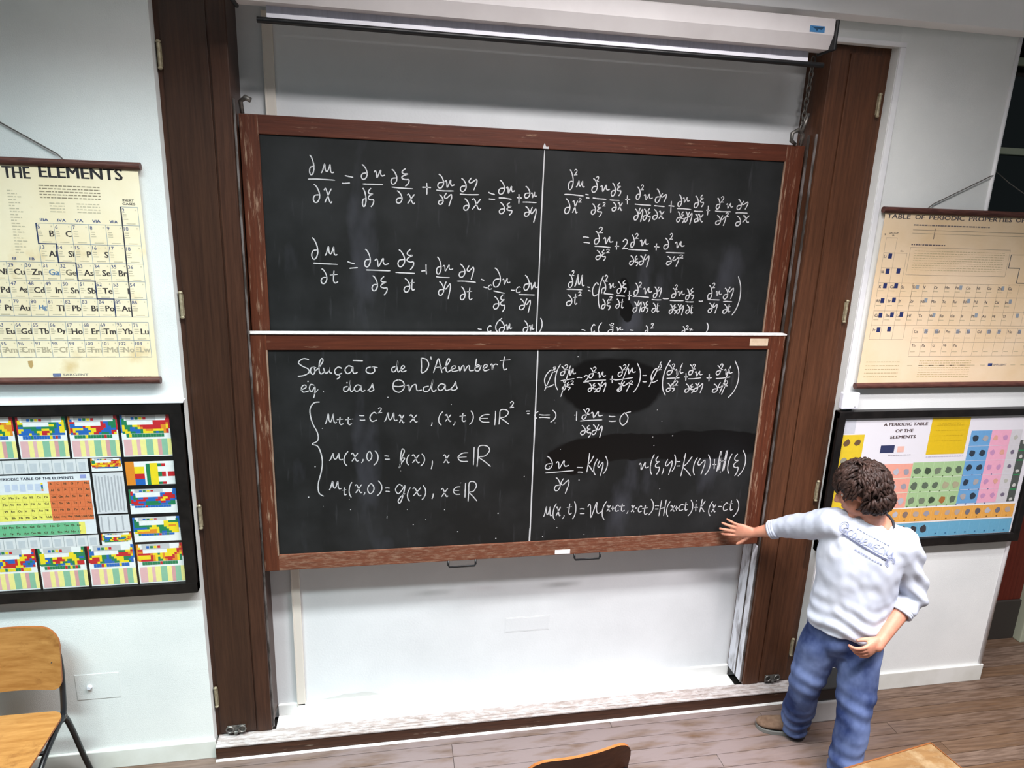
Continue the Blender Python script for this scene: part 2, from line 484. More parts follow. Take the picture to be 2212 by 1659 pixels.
# ------------------------------------------------------------------ timber housing of the sliding chalkboards
hs = empty('chalkboard_housing', (0.72, 0.05, 0.0), 'tall dark-stained timber housing with two hinged columns framing the sliding chalkboards', 'cabinet')
def hinge(x, z0, z1, par):
    h = MB().tube([(x, 0.036, z0), (x, 0.036, z1)], 0.0070, 10)
    h.ell((x, 0.036, z1), (0.010, 0.010, 0.008), n=8, m_=5).ell((x, 0.036, z0), (0.010, 0.010, 0.008), n=8, m_=5)
    h.box(x - 0.009, x + 0.009, 0.040, 0.0435, z0 + 0.006, z1 - 0.006)
    h.build('hinge', M['brass'], par, smooth=True, angle=40)
def latch(x, z, par):
    mb = MB().box(x - 0.045, x + 0.045, 0.036, 0.043, z - 0.022, z + 0.022, 0.002)
    for s in (-1, 1):
        mb.tube([(x + s * 0.03 + 0.018 * math.cos(a), 0.030, z + 0.005 + 0.018 * math.sin(a)) for a in [k * math.pi / 5 for k in range(11)]], 0.004, 6)
    mb.tube([(x - 0.008, 0.028, z - 0.012), (x + 0.008, 0.028, z - 0.012)], 0.008, 8)
    mb.build('latch', M['steel'], par, smooth=True, angle=40)
HZ = ((3.294, 3.392), (2.285, 2.393), (1.272, 1.386), (0.27, 0.378))
cl = MB().box(-0.93, -0.640, 0.052, 0.24, 0.082, 3.6).build('column', M['dwood_v'], hs)
MB().box(-0.893, -0.718, 0.044, 0.056, 0.095, 3.58, 0.003).build('door_panel', M['dwood_v2'], cl)
MB().box(-0.712, -0.640, 0.045, 0.056, 0.084, 3.595, 0.004).build('stile', M['dwood_v'], cl)
for z0, z1 in HZ: hinge(-0.900, z0, z1, cl)
latch(-0.815, 0.118, cl)
cr = MB().box(2.056, 2.372, 0.052, 0.24, 0.082, 3.6).build('column', M['dwood_lit'], hs)
MB().box(2.158, 2.332, 0.044, 0.056, 0.095, 3.565, 0.003).build('door_panel', M['dwood_lit'], cr)
MB().box(2.056, 2.152, 0.045, 0.056, 0.084, 3.59, 0.004).build('stile', M['dwood_lit'], cr)
for z0, z1 in HZ: hinge(2.338, z0, z1, cr)
latch(2.235, 0.118, cr)
MB().box(-0.905, 2.372, -0.033, 0.05, 0.0, 0.073, 0.002).build('kickboard', M['dwood_h'], hs)
sl = MB().box(-0.905, 2.372, -0.036, 0.056, 0.073, 0.082, 0.002)
sl.box(-0.905, 2.372, -0.020, -0.014, 0.082, 0.0845).box(-0.905, 2.372, 0.000, 0.006, 0.082, 0.0845)
sl.build('sill', M['sill'], hs)
for x0, x1, y0, y1, z0, z1, mk in ((2.044, 2.055, 0.062, 0.070, 0.09, 3.2, 'rail'), (2.044, 2.055, 0.124, 0.134, 0.09, 3.2, 'rail'), (2.046, 2.0555, 0.072, 0.122, 0.09, 0.98, 'dustrail'), (2.046, 2.0555, 0.136, 0.22, 0.09, 0.98, 'dustrail'),
                                   (-0.639, -0.630, 0.062, 0.070, 0.09, 3.2, 'rail')):
    MB().box(x0, x1, y0, y1, z0, z1, 0.0015).build('guide_rail', M[mk], hs)

tr = empty('cable_trunking', (-0.51, 0.24, 0.05))
tag(tr, 'ivory vertical cable trunking running up the alcove wall behind the boards', 'trunking')
MB().box(-0.532, -0.490, 0.222, 0.2395, 0.075, 3.58, 0.003).build('channel', M['batten'], tr)
MB().box(-0.534, -0.528, 0.218, 0.2395, 0.075, 3.58, 0.001).build('lip', M['batten'], tr)
pl = MB().box(0.627, 0.892, 0.2390, 0.2399, 0.43, 0.526, 0.0003).box(0.633, 0.886, 0.2384, 0.2391, 0.436, 0.520, 0.0003).build('blanking_plate', M['niche'], origin=(0.76, 0.24, 0.43))
tag(pl, 'faint white rectangular cover plate on the alcove wall under the boards', 'plate')

# ------------------------------------------------------------------ chalk hand
G = {
 'd': [[(.15, 0), (.5, .12), (.85, .42), (.9, .72), (.6, .97), (.2, 1), (.02, .82), (.25, .62), (.8, .58)]],
 'u': [[(0, 1), (.12, .75), (.3, .05), (.33, .6), (.45, .82), (.58, .6), (.72, .08), (.74, .7), (.84, .92), (1, .85)]],
 'v': [[(0, .32), (.12, .12), (.2, .35), (.25, 1), (.42, .55), (.55, .1), (.62, .08), (.6, .45), (.72, .75), (1, .62)]],
 'x': [[(0, .15), (.2, .02), (.4, .3), (.62, .8), (.82, 1), (1, .9)], [(.95, .02), (.6, .4), (.05, 1)]],
 't': [[(.5, 0), (.42, .5), (.42, .85), (.62, 1), (.95, .88)], [(0, .36), (.9, .3)]],
 'X': [[(.55, 0), (.2, .18), (.35, .3), (.75, .3), (.3, .42), (.18, .55), (.5, .62), (.85, .62), (.8, .82), (.5, 1)]],
 'n': [[(.3, 0), (.02, .3), (.25, .42), (.6, .25), (.9, .12), (.95, .35), (.8, .65), (.6, 1)]],
 '2': [[(.02, .25), (.35, 0), (.75, .1), (.75, .4), (.3, .8), (0, 1), (.5, .93), (1, .95)]],
 '(': [[(1, 0), (.35, .25), (.05, .55), (.2, .82), (.7, 1)]],
 ')': [[(.3, 0), (.85, .25), (.95, .55), (.6, .82), (0, 1)]],
 'c': [[(.95, .15), (.6, 0), (.15, .3), (.02, .65), (.3, 1), (1, .85)]],
 ',': [[(.8, 0), (.7, .5), (0, 1)]], '.': [[(0, 0), (1, 1)]],
 '0': [[(.5, 0), (.1, .3), (.05, .7), (.4, 1), (.85, .75), (.95, .35), (.6, .02), (.4, .02)]],
 'i': [[(1, 0), (.4, .05), (0, .5), (.3, .95), (1, 1)], [(0, .5), (.85, .48)]],
 'R': [[(.1, 1), (.15, .5), (.2, .02), (.7, 0), (.9, .22), (.6, .48), (.2, .52), (.6, .75), (1, 1)]],
 'f': [[(.2, .95), (.5, .5), (.9, .12), (.6, 0), (.35, .4), (.3, .9), (.1, 1), (.5, .75), (.95, .5), (.5, .5)]],
 'g': [[(.75, .1), (.4, 0), (.05, .25), (.3, .5), (.7, .3), (1, .05), (.8, .6), (.5, 1), (.3, .9), (.6, .65), (1, .5)]],
 'k': [[(.25, 0), (.15, .5), (0, 1)], [(.95, .15), (.5, .45), (.15, .6), (.5, .75), (1, 1)]],
 'H': [[(.2, .02), (.1, .5), (0, 1)], [(.95, 0), (.85, .5), (.75, 1)], [(.1, .55), (.9, .48)]],
 'S': [[(.95, .1), (.5, .05), (.1, .25), (.4, .45), (.85, .6), (.9, .8), (.5, .95), (0, 1)]],
 'o': [[(.5, .1), (.15, .25), (.1, .75), (.45, 1), (.75, .7), (.7, .25), (.45, .08), (1, .2)]],
 'L': [[(0, .8), (.5, .5), (.85, .15), (.7, 0), (.45, .3), (.4, .8), (.6, 1), (1, .85)]],
 'w': [[(0, .2), (.1, .7), (.3, .95), (.6, .6), (.65, .1), (.7, .8), (1, .9)]],
 'C': [[(.9, .12), (.5, .0), (.1, .3), (.3, .62), (.9, .5)], [(.5, .62), (.65, .8), (.3, 1)]],
 'a': [[(.6, .15), (.3, .05), (.05, .5), (.2, .95), (.5, .75), (.65, .15), (.65, .8), (.8, .95), (1, .8)]],
 'D': [[(.45, .55), (.1, .65), (.1, .95), (.4, .95), (.6, .6), (.75, 0), (.65, .7), (.78, 1), (1, .85)]],
 'e': [[(0, .7), (.6, .4), (.6, .08), (.3, .1), (.1, .5), (.3, .98), (1, .8)]],
 'E': [[(.15, 0), (.2, .5), (.2, .98), (.7, .85), (.98, .45), (.7, .1), (.1, .02)]],
 'A': [[(0, 1), (.3, .4), (.55, 0), (.75, .5), (.95, 1)], [(.1, .62), (.9, .58)]],
 'm': [[(0, .2), (.08, .95), (.2, .3), (.33, .2), (.38, .95), (.55, .3), (.68, .2), (.72, .9), (1, .85)]],
 'b': [[(.3, 0), (.2, .5), (.15, .95), (.6, 1), (.8, .7), (.5, .5), (.2, .7), (.6, .65), (1, .6)]],
 'r': [[(0, .3), (.2, .15), (.25, .95), (.35, .4), (.6, .15), (.9, .25)]],
 'T': [[(.5, 0), (.4, .6), (.5, .98), (.75, .9)], [(.1, .32), (1, .25)]],
 'q': [[(.6, .1), (.2, .05), (.05, .35), (.3, .55), (.65, .2), (.6, .7), (.45, 1)], [(.5, .75), (1, .4)]],
 's': [[(0, .95), (.4, .5), (.6, .02), (.65, .4), (.75, .8), (.4, 1), (.1, .85)]],
 'O': [[(.5, .02), (.1, .2), (.05, .75), (.5, 1), (.9, .7), (.85, .2), (.45, .02)], [(.05, .5), (.5, .55), (1, .45)]],
 'N': [[(0, .2), (.15, .2), (.18, .95), (.35, .3), (.6, .1), (.68, .85), (1, .8)]],
}
def smooth_poly(p, sub=5):
    if len(p) < 3: return p
    out = []
    n = len(p)
    for i in range(n - 1):
        a, b, c, d = p[max(i - 1, 0)], p[i], p[i + 1], p[min(i + 2, n - 1)]
        for k in range(sub):
            t = k / sub
            out.append(tuple(0.5 * ((2 * b[j]) + (-a[j] + c[j]) * t + (2 * a[j] - 5 * b[j] + 4 * c[j] - d[j]) * t * t + (-a[j] + 3 * b[j] - 3 * c[j] + d[j]) * t ** 3) for j in range(len(p[0]))))
    out.append(p[-1])
    return out
def ribbon(mb, pts, y, wd, col=None):
    n = len(pts)
    V, F = [], []
    for i, p in enumerate(pts):
        a, b = pts[max(i - 1, 0)], pts[min(i + 1, n - 1)]
        tx, tz = b[0] - a[0], b[1] - a[1]
        l = math.hypot(tx, tz) or 1
        h = wd / 2 * (0.85 + 0.3 * rnd.random())
        if i in (0, n - 1): h *= 0.6
        V += [(p[0] - tz / l * h, y, p[1] + tx / l * h), (p[0] + tz / l * h, y, p[1] - tx / l * h)]
    for i in range(n - 1):
        F.append((2 * i, 2 * i + 1, 2 * i + 3, 2 * i + 2))
    mb.add(V, F, 0, col)
def chalk(data, y, par, wd=0.0053):
    mb = MB()
    for tk in data.split(';'):
        q = tk.split()
        v = [int(k) / 1000 for k in q[1:]]
        if q[0] in 'lp':
            pts = [(v[i], v[i + 1]) for i in range(0, len(v), 2)]
            if q[0] == 'l':
                (ax, az), (bx, bz) = pts
                pts = [(ax, az), (ax * .6 + bx * .4 + rnd.uniform(-.001, .001), az * .6 + bz * .4 + rnd.uniform(-.002, .002)), (bx, bz)]
            ribbon(mb, smooth_poly(pts, 5), y, wd)
        else:
            for st in G[q[0]]:
                pts = [(v[0] + a * (v[2] - v[0]), v[3] + b * (v[1] - v[3])) for a, b in st]
                ribbon(mb, smooth_poly(pts, 5), y, wd if (v[3] - v[1]) > .03 else wd * .8)
    return tag(mb.build('chalk_writing', M['chalk'], par), kind='stuff')

CHALK_UP = [
    'd -350 2913 -328 2996; u -300 2921 -244 2963; l -358 2893 -240 2893; d -338 2794 -307 2872; x -290 2794 -256 2857; l -197 2915 -160 2908; l -211 2881 -175 2884; d -125 2903 -96 2966; v -68 2912 -19 2945; l -119 2882 -28 2883; d -122 2784 -104 2864; X -101 2782 -67 2865; d 7 2887 36 2951; X 48 2879 95 2957; l 10 2873 107 2869; d 30 2804 59 2858; x 80 2803 115 2846; l 148 2878 189 2878; l 169 2898 170 2846; d 219 2878 249 2939; v 252 2882 297 2916; l 213 2868 294 2867; d 223 2805 247 2848; n 250 2797 286 2858; d 324 2867 354 2925; n 363 2874 403 2929; l 322 2855 413 2855; d 341 2783 368 2835; x 380 2787 423 2837; l 456 2868 487 2858; l 459 2838 489 2837; d 504 2862 535 2925; v 541 2867 582 2899; l 506 2844 568 2840; d 510 2773 538 2824; X 541 2766 576 2825; l 592 2850 617 2848; l 602 2865 603 2821; d 629 2849 657 2902; v 661 2850 689 2877; l 621 2829 689 2829; d 632 2765 658 2810; n 661 2736 690 2808',
    'd -355 2542 -324 2638; u -295 2558 -240 2602; l -349 2523 -239 2519; d -317 2430 -288 2498; t -276 2433 -238 2490; l -195 2533 -163 2524; l -187 2502 -149 2506; d -118 2511 -89 2592; v -71 2513 -6 2552; l -113 2496 0 2494; d -86 2400 -58 2470; X -52 2379 -10 2468; d 35 2515 70 2593; X 70 2500 115 2597; l 24 2487 115 2484; d 63 2396 93 2460; t 90 2404 115 2458; l 145 2495 170 2497; l 167 2529 169 2480; d 216 2484 240 2564; v 246 2498 296 2528; l 214 2471 280 2467; d 226 2383 254 2448; n 254 2364 285 2448; d 324 2471 355 2533; n 362 2459 396 2527; l 315 2451 406 2447; d 332 2362 357 2425; t 363 2362 392 2422; l 431 2463 447 2457; l 444 2426 464 2421; c 467 2414 486 2436; d 491 2427 529 2518; v 536 2440 575 2469; l 493 2407 549 2396; d 495 2319 524 2380; X 524 2304 556 2390; l 580 2412 599 2411; c 605 2400 628 2429; d 643 2413 672 2486; v 672 2417 715 2452; l 618 2391 700 2390; d 624 2317 653 2369; n 654 2301 680 2372; l 421 2221 440 2217; c 469 2206 489 2236; ( 508 2197 540 2274; d 527 2203 556 2262; v 560 2213 592 2246; d 648 2204 674 2262; v 678 2210 704 2243; ) 730 2204 744 2276',
    'd 840 2896 865 2986; 2 866 2962 882 2988; u 879 2907 921 2939; l 823 2872 918 2868; d 828 2784 856 2853; x 866 2788 892 2846; 2 895 2838 910 2856; l 927 2876 943 2874; l 931 2860 948 2859; d 957 2888 986 2951; 2 977 2937 990 2961; v 1000 2893 1048 2923; l 964 2861 1033 2857; d 961 2785 984 2834; X 987 2774 1017 2835; 2 1017 2824 1031 2842; d 1055 2874 1078 2934; X 1081 2875 1107 2938; l 1050 2855 1100 2854; d 1065 2804 1088 2844; x 1094 2808 1117 2845; l 1129 2858 1154 2862; l 1139 2880 1142 2837; d 1183 2863 1205 2921; 2 1204 2907 1219 2931; v 1223 2862 1269 2890; l 1179 2840 1263 2837; d 1180 2765 1203 2817; n 1203 2756 1224 2824; d 1227 2766 1247 2819; X 1247 2758 1267 2823; d 1282 2852 1309 2916; n 1310 2853 1340 2896; l 1280 2836 1334 2833; d 1277 2771 1304 2818; x 1308 2775 1335 2812; l 1354 2838 1385 2836; l 1367 2861 1369 2805; d 1402 2837 1423 2893; v 1426 2857 1463 2882; l 1400 2826 1475 2824; d 1403 2763 1424 2812; X 1424 2757 1445 2813; d 1445 2764 1462 2814; n 1462 2752 1483 2814; d 1488 2834 1512 2890; X 1515 2838 1540 2897; l 1490 2818 1538 2817; d 1497 2765 1517 2803; x 1514 2766 1543 2804; l 1555 2824 1575 2823; l 1564 2846 1564 2799; d 1606 2832 1627 2885; 2 1628 2864 1645 2892; v 1660 2837 1698 2862; l 1603 2822 1688 2821; d 1612 2756 1640 2801; n 1640 2751 1665 2802; 2 1661 2796 1679 2815; d 1718 2833 1743 2883; n 1743 2834 1777 2875; l 1714 2816 1780 2817; d 1721 2753 1750 2801; x 1756 2771 1793 2806',
    'l 927 2675 958 2673; l 932 2650 964 2647; d 986 2644 1013 2706; 2 1006 2697 1027 2725; v 1033 2646 1083 2680; l 989 2633 1073 2628; d 999 2569 1025 2613; X 1025 2563 1052 2617; 2 1051 2602 1069 2620; l 1092 2635 1116 2636; l 1102 2659 1103 2618; 2 1132 2623 1162 2670; d 1174 2633 1194 2693; 2 1195 2675 1212 2700; v 1222 2641 1269 2673; l 1164 2622 1269 2619; d 1175 2547 1199 2592; X 1199 2541 1223 2592; d 1226 2548 1250 2593; n 1250 2536 1277 2600; l 1298 2639 1326 2637; l 1310 2655 1310 2620; d 1348 2628 1376 2682; 2 1376 2676 1393 2705; v 1407 2636 1459 2668; l 1363 2612 1463 2611; d 1370 2551 1398 2593; n 1402 2542 1436 2594; 2 1437 2585 1458 2601',
    'd 867 2430 891 2493; 2 882 2487 895 2513; u 900 2433 950 2497; l 860 2420 940 2418; d 862 2339 893 2394; t 896 2346 919 2398; 2 921 2388 938 2408; l 966 2434 979 2431; l 970 2415 984 2412; c 993 2389 1024 2454; ( 1025 2324 1045 2490; d 1040 2403 1063 2468; 2 1053 2461 1069 2493; v 1076 2426 1114 2455; l 1039 2403 1104 2397; d 1046 2325 1066 2374; X 1070 2318 1094 2374; 2 1085 2368 1100 2387; d 1121 2404 1145 2462; X 1145 2408 1172 2469; l 1119 2391 1166 2389; d 1121 2329 1141 2375; t 1145 2329 1162 2375; l 1179 2392 1200 2393; l 1187 2418 1188 2369; d 1211 2395 1235 2457; 2 1233 2435 1250 2461; v 1260 2403 1308 2436; l 1206 2389 1294 2385; d 1213 2310 1236 2362; n 1236 2306 1256 2369; d 1258 2313 1277 2363; X 1277 2307 1296 2366; d 1316 2384 1337 2439; n 1337 2387 1357 2440; l 1309 2375 1361 2373; d 1315 2310 1337 2357; t 1334 2311 1355 2357; l 1368 2381 1401 2380; d 1414 2385 1439 2434; 2 1429 2425 1443 2451; v 1446 2395 1485 2422; l 1407 2371 1482 2370; d 1409 2304 1429 2351; X 1429 2301 1449 2352; d 1450 2305 1468 2352; n 1467 2295 1486 2352; d 1492 2376 1513 2432; X 1513 2376 1538 2436; l 1493 2366 1539 2365; d 1500 2305 1522 2349; t 1522 2305 1540 2349; l 1566 2370 1589 2370; d 1612 2381 1637 2451; 2 1633 2438 1648 2464; v 1656 2398 1688 2425; l 1613 2377 1682 2376; d 1623 2310 1647 2360; n 1647 2306 1672 2361; d 1699 2382 1725 2439; n 1724 2382 1753 2446; l 1701 2368 1752 2368; d 1705 2307 1731 2355; t 1727 2314 1749 2355; ) 1759 2297 1795 2500; l 949 2217 970 2213; c 1000 2205 1020 2245; ( 1037 2198 1054 2255; d 1089 2199 1117 2245; 2 1101 2232 1119 2252; v 1131 2212 1169 2232; l 1207 2218 1225 2216; d 1288 2199 1305 2240; 2 1318 2226 1332 2253; d 1490 2200 1508 2237; 2 1511 2220 1525 2241; v 1530 2214 1551 2227; ) 1619 2200 1634 2258',
]
CHALK_LO = [
    'S -432 2001 -376 2090; o -376 2010 -347 2049; L -351 2012 -309 2086; w -314 2012 -275 2049; C -268 1985 -226 2045; a -219 2011 -158 2052; l -179 2076 -132 2074; o -123 2012 -64 2048; D 0 2019 43 2077; e 43 2019 72 2051; E 135 2013 179 2088; l 188 2095 190 2079; A 201 2013 245 2084; L 245 2017 286 2084; e 283 2019 324 2049; m 324 2020 399 2053; b 399 2022 437 2083; e 441 2021 475 2055; r 479 2025 521 2060; T 520 2025 578 2094; e -422 1923 -383 1960; q -384 1894 -342 1964; . -321 1922 -316 1929; D -228 1924 -178 1981; a -178 1923 -124 1958; s -114 1924 -74 1962; O 6 1917 65 1982; N 72 1920 146 1959; D 149 1919 216 1981; a 220 1922 280 1959; s 280 1924 329 1968',
    'p -337 1874 -365 1869 -384 1835 -376 1774 -353 1719 -354 1680 -380 1663 -352 1648 -336 1585 -342 1521 -359 1457 -357 1408 -335 1389',
    'u -316 1764 -261 1818; t -261 1759 -229 1798; t -222 1758 -189 1797; l -156 1804 -131 1802; l -153 1781 -127 1780; c -105 1772 -72 1818; 2 -65 1814 -46 1841; u -36 1770 27 1817; x 34 1761 60 1804; x 86 1764 124 1803; , 191 1742 197 1762; ( 227 1745 248 1816; x 259 1764 290 1800; , 301 1743 311 1763; t 331 1762 366 1806; ) 381 1745 401 1818; i 432 1756 482 1796; l 512 1815 510 1739; R 525 1742 583 1819; 2 585 1830 605 1862',
    'u -303 1575 -238 1614; ( -234 1545 -212 1621; x -197 1568 -164 1612; , -150 1558 -139 1579; 0 -124 1569 -98 1618; ) -91 1544 -68 1621; l -38 1591 -16 1589; l -36 1575 -12 1574; f 29 1528 63 1625; ( 70 1539 85 1596; x 97 1550 135 1595; ) 139 1532 160 1598; , 192 1514 200 1560; x 254 1545 284 1590; i 327 1550 378 1596; l 408 1627 406 1528; R 417 1518 495 1630',
    'u -308 1421 -249 1470; t -246 1391 -224 1432; ( -213 1377 -198 1459; x -183 1400 -149 1445; , -142 1387 -135 1403; 0 -123 1393 -90 1447; ) -78 1379 -52 1462; l -37 1420 -14 1419; l -35 1403 -14 1400; g 12 1337 62 1437; ( 73 1344 89 1419; x 100 1371 143 1417; ) 146 1349 166 1428; , 197 1351 205 1381; x 244 1361 279 1408; i 306 1371 341 1413; l 368 1433 366 1352; R 377 1329 429 1436',
    'c 755 1936 807 2023; l 807 2043 758 1916; 2 796 2015 812 2039; ( 810 1919 834 2054; d 836 1995 860 2042; 2 855 2022 875 2050; v 876 1994 916 2030; l 839 1967 910 1978; l 886 2046 844 1883; d 849 1919 869 1963; X 869 1918 893 1959; 2 892 1946 908 1966; l 922 1982 950 1982; 2 959 1958 987 1994; d 985 1981 1009 2033; 2 1004 2009 1024 2037; v 1030 1981 1075 2013; l 976 1964 1077 1969; d 986 1909 1006 1953; X 1006 1904 1031 1953; d 1031 1908 1051 1953; n 1051 1904 1079 1961; l 1097 1973 1126 1972; l 1109 1993 1111 1952; d 1139 1988 1163 2041; 2 1162 2020 1182 2048; v 1184 2000 1233 2032; l 1122 1968 1220 1980; l 1193 2052 1147 1907; d 1141 1907 1166 1952; n 1166 1906 1207 1960; 2 1205 1943 1222 1963; ) 1228 1901 1261 2056; l 1271 1991 1293 1991; l 1274 1959 1296 1958; c 1318 1954 1356 2027; l 1366 2064 1311 1930; 2 1356 2019 1373 2047; ( 1382 1883 1416 2072; d 1403 1994 1433 2047; 2 1427 2023 1444 2051; v 1447 1994 1493 2026; l 1484 2055 1431 1912; l 1404 1974 1475 1977; d 1408 1903 1434 1949; X 1430 1903 1455 1949; 2 1453 1936 1470 1961; l 1500 1981 1522 1981; l 1508 2002 1511 1960; d 1522 1993 1547 2047; 2 1541 2022 1558 2049; v 1558 1985 1601 2013; l 1523 1971 1595 1976; d 1511 1898 1537 1944; X 1537 1893 1563 1943; d 1562 1902 1584 1947; n 1580 1893 1610 1951; l 1625 1976 1655 1976; l 1638 1997 1641 1955; d 1676 1992 1702 2042; 2 1696 2017 1713 2050; v 1721 1991 1769 2025; l 1756 2041 1709 1891; l 1678 1971 1759 1979; d 1666 1896 1697 1942; n 1697 1883 1736 1950; 2 1733 1929 1751 1958; ) 1761 1865 1809 2066',
    '( 713 1771 731 1808; l 737 1791 793 1788; l 737 1775 793 1772; ) 797 1749 825 1814; d 962 1762 987 1815; 2 982 1786 1002 1819; v 1008 1769 1074 1802; l 933 1804 934 1754; l 953 1752 1072 1756; d 960 1678 988 1728; X 989 1661 1018 1728; d 1021 1677 1046 1731; n 1047 1659 1076 1731; l 1106 1776 1142 1773; l 1108 1749 1147 1748; 0 1167 1724 1213 1791; l 1198 1791 1224 1797; l 668 1809 688 1810; l 673 1799 686 1798',
    'd 781 1493 822 1565; v 839 1495 909 1538; l 784 1472 936 1480; d 837 1370 870 1444; n 870 1351 916 1438; l 952 1497 985 1495; l 958 1471 987 1469; k 1008 1468 1042 1576; ( 1044 1450 1061 1541; n 1065 1444 1095 1531; ) 1098 1456 1119 1556; v 1295 1471 1351 1514; ( 1359 1442 1376 1557; X 1381 1441 1416 1547; , 1428 1440 1437 1476; n 1443 1435 1483 1527; ) 1485 1456 1502 1553; l 1506 1513 1528 1512; l 1509 1486 1531 1486; k 1539 1426 1596 1559; ( 1606 1429 1624 1532; n 1629 1432 1673 1526; ) 1677 1426 1704 1547; l 1717 1488 1740 1487; l 1725 1519 1729 1461; H 1746 1446 1791 1567; H 1753 1450 1798 1569; l 1758 1562 1763 1455; ( 1807 1431 1825 1547; X 1835 1416 1876 1546; ) 1875 1414 1911 1567',
    'u 786 1223 832 1285; ( 836 1203 853 1297; x 853 1225 878 1278; , 888 1205 901 1228; t 911 1231 941 1293; ) 945 1202 962 1305; l 983 1259 1009 1258; l 985 1232 1010 1231; v 1026 1206 1108 1296; ( 1108 1190 1130 1298; x 1133 1238 1154 1274; l 1159 1255 1176 1255; l 1166 1269 1167 1242; c 1180 1236 1202 1272; t 1202 1235 1237 1280; , 1248 1219 1256 1238; x 1272 1227 1290 1268; l 1294 1249 1307 1249; c 1312 1225 1334 1261; t 1334 1210 1370 1265; ) 1373 1204 1399 1299; l 1407 1258 1430 1257; l 1409 1239 1429 1238; H 1435 1196 1471 1292; ( 1476 1190 1494 1281; x 1498 1221 1525 1257; l 1525 1240 1543 1239; l 1532 1252 1534 1224; c 1547 1223 1574 1260; t 1573 1222 1600 1272; ) 1606 1188 1629 1285; l 1637 1238 1660 1237; l 1646 1260 1649 1214; k 1673 1208 1700 1286; ( 1725 1182 1743 1270; x 1743 1204 1766 1251; l 1779 1236 1802 1235; c 1811 1210 1839 1257; t 1843 1209 1870 1270; ) 1877 1170 1905 1277',
]

def board(name, label, yf, x0, x1, z0, z1, sx0, sx1, sz0, sz1, slate, lines, ysl, mats):
    b = empty(name, ((x0 + x1) / 2, yf, z0), label, 'chalkboard')
    MB().box(x0, x1, yf, yf + 0.036, sz1, z1, 0.003).build('top_rail', M[mats[0]], b)
    MB().box(x0, x1, yf, yf + 0.036, z0, sz0, 0.003).build('bottom_rail', M[mats[1]], b)
    MB().box(x0, sx0, yf - 0.0008, yf + 0.0355, z0 + 0.001, z1 - 0.001, 0.003).build('stile', M[mats[2]], b)
    MB().box(sx1, x1, yf - 0.0008, yf + 0.0355, z0 + 0.001, z1 - 0.001, 0.003).build('stile', M[mats[2]], b)
    s_ = MB().box(sx0 - 0.01, sx1 + 0.01, ysl, yf + 0.030, sz0 - 0.01, sz1 + 0.01).build('slate', slate, b)
    for ln in lines:
        chalk(ln, ysl - 0.0006, s_)
    return b, s_
up, ups = board('chalkboard', 'upper sliding chalkboard covered in partial derivatives, raised behind the other board', 0.140, -0.634, 2.042, 2.02, 3.152, -0.556, 1.945, 2.10, 3.072,
                slate_mat('upper_slate', [(1.16, 2.40, 0.035, 0.085), (1.18, 2.31, 0.03, 0.05)]), CHALK_UP, 0.148, ('fr_h', 'fr_h', 'fr_v'))
lo, los = board('chalkboard', 'lower sliding chalkboard headed with cursive words and showing a braced equation system', 0.080, -0.634, 2.042, 0.998, 2.203, -0.562, 1.951, 1.084, 2.128,
                slate_mat('lower_slate', [(1.12, 1.935, 0.27, 0.155), (1.22, 1.60, 0.40, 0.075), (1.62, 1.60, 0.42, 0.085), (0.93, 1.55, 0.14, 0.09)]), CHALK_LO, 0.088, ('fr_h', 'fr_hw', 'fr_v'))
# ruled dividing lines, with the thicker chalk at their ends
mb = MB(); ribbon(mb, smooth_poly([(0.717, 3.07), (0.715, 2.8), (0.716, 2.5), (0.716, 2.1)], 8), 0.1472, 0.006); mb.build('chalk_line', M['chalk'], ups)
mb = MB(); ribbon(mb, smooth_poly([(0.715, 2.126), (0.716, 1.8), (0.716, 1.5), (0.717, 1.086)], 8), 0.0872, 0.007)
ribbon(mb, [(0.714, 2.126), (0.716, 2.06)], 0.0870, 0.011); ribbon(mb, [(0.716, 1.16), (0.715, 1.086)], 0.0870, 0.013); mb.build('chalk_line', M['chalk'], los)
MB().prism([(0.706, 3.073), (0.735, 3.073), (0.733, 3.083), (0.722, 3.082), (0.714, 3.098), (0.708, 3.085)], 'y', 0.1385, 0.1395).build('chalk_smear', M['chalk'], up)
mb = MB()
for k in range(46):
    px, pz = rnd.uniform(-0.5, 1.9), rnd.uniform(1.1, 2.1); r_ = rnd.uniform(.0012, .003)
    mb.quad(px - r_, pz - r_, px + r_, pz + r_, 0.0873)
mb.build('chalk_specks', M['chalk'], los)['kind'] = 'stuff'
# white chalky ledge along the top of the lower board
MB().box(-0.640, 2.046, 0.074, 0.120, 2.203, 2.211, 0.002).build('ledge', M['chalkdust'], lo)
MB().box(1.842, 1.945, 0.0785, 0.0805, 2.148, 2.186).build('paper_label', M['paperlabel'], lo)
MB().box(0.857, 0.941, 0.0785, 0.0805, 1.004, 1.028).build('paper_label', M['nichefloor'], lo)
for x0, x1 in ((0.284, 0.428), (0.968, 1.112)):
    MB().tube([(x0, 0.084, 1.0), (x0, 0.078, 0.975), (x0 + .006, 0.077, 0.965), (x1 - .006, 0.077, 0.965), (x1, 0.078, 0.975), (x1, 0.084, 1.0)], 0.0055, 8).build('handle', M['blackmetal'], lo, smooth=True)
# chalk-dulled inner edge of the lower frame
MB().box(-0.567, -0.560, 0.0785, 0.087, 1.082, 2.128, 0.001).build('slate_bead', M['bead'], lo)
MB().box(1.949, 1.956, 0.0785, 0.087, 1.082, 2.128, 0.001).build('slate_bead', M['bead'], lo)
MB().box(1.943, 1.950, 0.1385, 0.147, 2.1, 3.072, 0.001).build('slate_bead', M['bead'], up)
MB().box(-0.560, -0.554, 0.1385, 0.147, 2.1, 3.072, 0.001).build('slate_bead', M['fr_v'], up)
